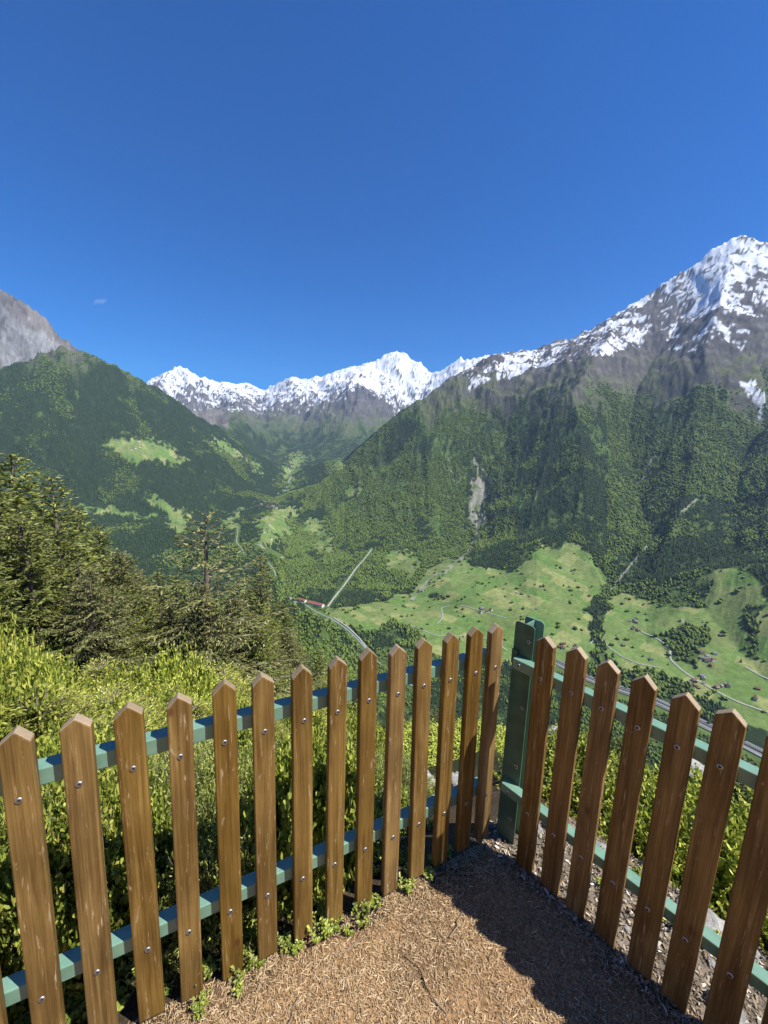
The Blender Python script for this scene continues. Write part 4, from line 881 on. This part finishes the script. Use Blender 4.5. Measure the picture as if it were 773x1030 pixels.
for pix, wd in ([[(602, 641), (606, 645), (616, 655), (640, 668), (665, 672)], 4], [[(640, 632), (655, 640), (668, 647), (675, 652), (674, 664), (690, 678), (706, 688), (722, 697), (742, 707), (773, 717)], 5.5], [[(594, 648), (598, 643), (602, 641)], 4], [[(440, 628), (446, 622), (444, 611), (455, 609), (480, 614), (510, 622)], 4], [[(245, 592), (258, 586)], 8],
                [[(750, 672), (773, 684)], 5], [[(258, 548), (268, 553), (285, 561)], 9], [[(232, 517), (250, 512), (262, 508)], 5], [[(240, 530), (238, 545), (246, 558)], 4], [[(270, 566), (276, 574), (278, 580)], 4], [[(283, 505), (288, 490), (294, 478), (290, 470)], 9], [[(400, 549), (407, 550)], 5], [[(510, 655), (500, 646), (480, 640), (440, 640), (410, 628)], 4]):
    ribbon('valley_road', pix, wd, m_road, 1.2)
pl = ribbon('pipeline', [(374, 553), (366, 564), (355, 577), (344, 592), (335, 604), (330, 611)], 6, m_conc, 3.0, None, thick=4); tag(pl, 'pale straight penstock pipeline running down the wooded slope to the works', 'pipeline')
# buildings
m_wh = flat('house_plaster', (.70, .68, .63), .8, .2, .05, .3); m_wd = flat('house_timber', (.17, .10, .06), .8, .2, .15, .3)
m_r1 = flat('roof_grey', (.20, .19, .18), .8, .2, .1, .2); m_r2 = flat('roof_brown', (.16, .085, .06), .8, .2, .15, .2); m_r3 = flat('roof_red', (.24, .085, .06), .8, .2, .1, .2); m_win = flat('window_glass', (.03, .035, .045), .15, .6)
def house_meshes(w_, l, h, rh, mw, mr):
    a, b_ = w_/2, l/2; V = [(-a, -b_, -3), (a, -b_, -3), (a, b_, -3), (-a, b_, -3), (-a, -b_, h), (a, -b_, h), (a, b_, h), (-a, b_, h), (0, -b_, h+rh), (0, b_, h+rh)]
    wall = pymesh('wall', V, [(0, 1, 5, 8, 4), (2, 3, 7, 9, 6), (1, 2, 6, 5), (3, 0, 4, 7)], mw, False)
    o = .9; t = .35; k = rh/a; V = []
    for y in (-b_-o, b_+o): V += [(-a-o, y, h-o*k+.05), (0, y, h+rh+.05), (a+o, y, h-o*k+.05), (a+o, y, h-o*k+t+.05), (0, y, h+rh+t+.05), (-a-o, y, h-o*k+t+.05)]
    roof = pymesh('roof', V, [(0, 1, 4, 5), (1, 2, 3, 4), (6, 11, 10, 7), (7, 10, 9, 8)]+[(i, (i+1) % 6+0, (i+1) % 6+6, i+6) for i in range(6)], mr, False)
    wm = []; wf = []
    for sy in (-1, 1):
        for xx in (-.25, .25):
            for zz_ in ((.25, .65) if h > 4.5 else (.4,)):
                x0, x1, z0, z1 = w_*xx-.6, w_*xx+.6, h*zz_, h*zz_+1.3; y = sy*(b_+.04); i = len(wm); wm += [(x0, y, z0), (x1, y, z0), (x1, y, z1), (x0, y, z1)]; wf.append((i, i+1, i+2, i+3))
    win = pymesh('windows', wm, wf, m_win, False)
    return wall, roof, win
HM = [house_meshes(9, 12, 5.5, 3.2, m_wh, m_r1), house_meshes(8, 10, 4.5, 3.0, m_wd, m_r2), house_meshes(9, 13, 6, 3.5, m_wh, m_r2), house_meshes(6, 7, 3, 2.0, m_wd, m_r1), house_meshes(8, 11, 5, 2.8, m_wd, m_r1)]
WF = [house_meshes(20, 75, 9, 4, m_wh, m_r3), house_meshes(16, 40, 8, 4, m_wh, m_r3), house_meshes(14, 22, 10, 3, m_wh, m_r1)]
def house(px, py, mm, rz, label, group, name='farmhouse', cat='house', s=1.0, rmin=900, win=True):
    p = hit(px, py, rmin)
    if not p: return
    e = empty(name, p, rz); e.scale = (s, s, s); tag(e, label, cat, group); add('wall', mm[0], e); add('roof', mm[1], e)
    if win: add('windows', mm[2], e)
cl = [(488, 614, 7, 9, 'house in the farm cluster in the middle of the meadows left of the post', 'farm cluster in the middle meadows'), (428, 594, 3, 7, 'house at the wood edge above the middle meadows', 'houses at the upper wood edge'), (556, 651, 4, 7, 'house on the meadow just right of the post', 'houses right of the post'), (577, 652, 6, 8, 'house in the row at the foot of the mown field', 'row of houses below the mown field'),
      (637, 625, 7, 4, 'house in the small hamlet on the green field right of the gully', 'hamlet right of the gully'), (638, 633, 4, 4, 'house at the lower end of the hamlet right of the gully', 'lower end of the hamlet right of the gully'), (712, 664, 8, 9, 'house among trees in the orchard settlement on the right hillside', 'orchard settlement on the right hillside'), (703, 688, 11, 12, 'house in the village strip along the valley road on the right', 'village strip along the valley road'), (727, 692, 3, 6, 'house above the road bend on the right', 'houses above the road bend')]
for (cx_, cy_, n, sp_, lb, gp) in cl:
    for k in range(n):
        house(cx_+random.gauss(0, sp_*.6), cy_+random.gauss(0, sp_*.28), random.choice(HM), random.random()*3, lb, gp, rmin=1000, s=.95)
for (px, py, k, lb) in [(686, 625, 0, 'lone pale farmhouse at the middle of the upper right field'), (655, 664, 0, 'lone farmhouse at the lower edge of the field above the motorway wood'), (627, 650, 4, 'lone barn low on the field right of the gully'), (760, 704, 2, 'farmhouse near the right edge above the road'), (762, 694, 1, 'brown roofed farmhouse at the right edge'), (593, 600, 1, 'barn beside the upper part of the gully'), (594, 592, 3, 'tiny barn at the top beside the gully'), (540, 613, 3, 'barn on the open meadow above the post'), (533, 600, 3, 'barn higher up above the post'), (588, 617, 3, 'barn left of the gully on the pasture'), (520, 597, 3, 'barn below the forest edge left of the post'), (748, 582, 3, 'barn high on the rightmost pasture'), (725, 640, 4, 'barn on the right hillside pasture'), (462, 620, 3, 'barn left of the farm cluster'), (560, 572, 3, 'barn high on the pasture under the spur'), (680, 637, 3, 'barn below the lone pale farmhouse'), (731, 690, 4, 'barn just above the settlement road')]:
    house(px, py, HM[k], random.random()*3, lb, None, rmin=1000)
house(318, 609, WF[0], 1.15, 'long red roofed works hall beside the river at the foot of the pipeline', None, 'works_hall', 'industrial building', rmin=1200)
house(304, 605, WF[1], 1.1, 'shorter red roofed works hall left of the long one', None, 'works_hall', 'industrial building', rmin=1200)
house(297, 608, WF[2], .4, 'tall pale block of the works behind the spruces', None, 'works_block', 'industrial building', rmin=1200)
house(292, 603, WF[2], .9, 'grey roofed block at the left end of the works', None, 'works_block', 'industrial building', rmin=1200, s=.8)
for k in range(34): house(271+random.gauss(0, 7), 508+random.gauss(0, 2.6), random.choice(HM), random.random()*3, 'house in the distant village at the mouth of the side valley', 'distant village at the mouth of the side valley', 'village_house', rmin=2500, s=1.5, win=False)
for k in range(9): house(266+random.gauss(0, 5), 532+random.gauss(0, 6), random.choice(HM), random.random()*3, 'house on the meadows below the distant village', 'houses on the meadows below the distant village', 'village_house', rmin=2000, s=1.2, win=False)
for k in range(8): house(150+random.gauss(0, 14), 450+random.gauss(0, 4), random.choice(HM), random.random()*3, 'chalet on the high alp of the left mountain', 'chalets on the high alp of the left mountain', 'chalet', rmin=3000, s=1.2, win=False)
# single trees standing in the meadows
def smallcrown(kind, seed):
    st = RNG; p = np.zeros((1, 3)); 
    m_ = crowns('crown', np.repeat(p, 7, 0)+np.column_stack([RNG.normal(size=(7, 2))*(.22 if kind == 'blob' else .0), RNG.random(7)*.25*(kind == 'blob')]), np.full(7, .75 if kind == 'blob' else 1.0)*(.8+.3*RNG.random(7)), np.full(7, .34 if kind == 'blob' else .26), kind, mt_bro if kind == 'blob' else mt_con, 7); return m_
TC = [smallcrown('blob', 1), smallcrown('blob', 2), smallcrown('cone', 3), smallcrown('blob', 4)]
V_, F_ = tube([(0, 0, -.2), (0, 0, .2), (.01, 0, .45)], .04, .02, 5); TT = pymesh('trunk', V_, F_, m_bark)
mi, mj = np.nonzero((mead > 0) & (RR < 2700) & (RR > 1150) & (fbm(X/90, Y/90, 3, 44) > .06) & (PX > 330)); pk_ = RNG.permutation(len(mi)); cnt = 0
area_w = RR[mi, mj]**2; pk_ = RNG.choice(len(mi), 230, replace=False, p=area_w/area_w.sum())
for q in pk_:
    x, y = X[mi[q], mj[q]], Y[mi[q], mj[q]]; s = 7+7*random.random(); k = random.choice([0, 1, 3, 0, 2]); e = empty('meadow_tree', (x, y, float(Hat(x, y))-.3), random.random()*6); e.scale = (s*(1+.2*random.random()), s, s)
    tag(e, 'small dark tree standing singly on the green valley meadows', 'tree', 'single trees standing on the valley meadows'); add('trunk', TT, e); add('crown', TC[k], e)
# ------------------------------------------------------------------ wisp of cloud, and the air
bm = bmesh.new(); bmesh.ops.create_icosphere(bm, subdivisions=4, radius=1); cl_ = A(101, 303, 13500)
for v_ in bm.verts: 
    p = v_.co; n = float(fbm(np.array(p.x*2+p.z), np.array(p.y*2), 4, 7)); v_.co = Vector((p.x*190, p.y*90, p.z*55+p.x*45))*(1+.8*n)
me = bpy.data.meshes.new('cloud'); bm.to_mesh(me); bm.free(); m = bpy.data.materials.new('cloud_vapour'); m.use_nodes = True; nt = m.node_tree; nt.nodes.clear()
o_ = nt.nodes.new('ShaderNodeOutputMaterial'); pv = nt.nodes.new('ShaderNodeVolumePrincipled'); pv.inputs['Color'].default_value = (1, 1, 1, 1); pv.inputs['Density'].default_value = .0012; nt.links.new(pv.outputs[0], o_.inputs['Volume']); me.materials.append(m)
co = add('cloud', me, loc=cl_); tag(co, 'tiny faint wisp of white cloud alone in the blue sky', 'cloud', kind='stuff')
HZ = 3.0e-5
m = bpy.data.materials.new('haze_air'); m.use_nodes = True; nt = m.node_tree; nt.nodes.clear(); o_ = nt.nodes.new('ShaderNodeOutputMaterial'); pv = nt.nodes.new('ShaderNodeVolumePrincipled')
pv.inputs['Color'].default_value = (.48, .68, 1.0, 1); pv.inputs['Density'].default_value = HZ; pv.inputs['Anisotropy'].default_value = .1; nt.links.new(pv.outputs[0], o_.inputs['Volume'])
zb, zt_ = float(Hh.min())-3, max(float(Hh.max()), 100)+15; Rb = rr[-1]*1.002
bx_ = [(sx*Rb, sy*Rb, z_) for z_ in (zb, zt_) for sx, sy in ((-1, -1), (1, -1), (1, 1), (-1, 1))]
hz = add('haze', pymesh('haze', bx_, [(0, 3, 2, 1), (4, 5, 6, 7), (0, 1, 5, 4), (1, 2, 6, 5), (2, 3, 7, 6), (3, 0, 4, 7)], m, False)); tag(hz, 'faint blue haze filling the valley air', 'haze', kind='stuff')
S.cycles.volume_bounces = 0
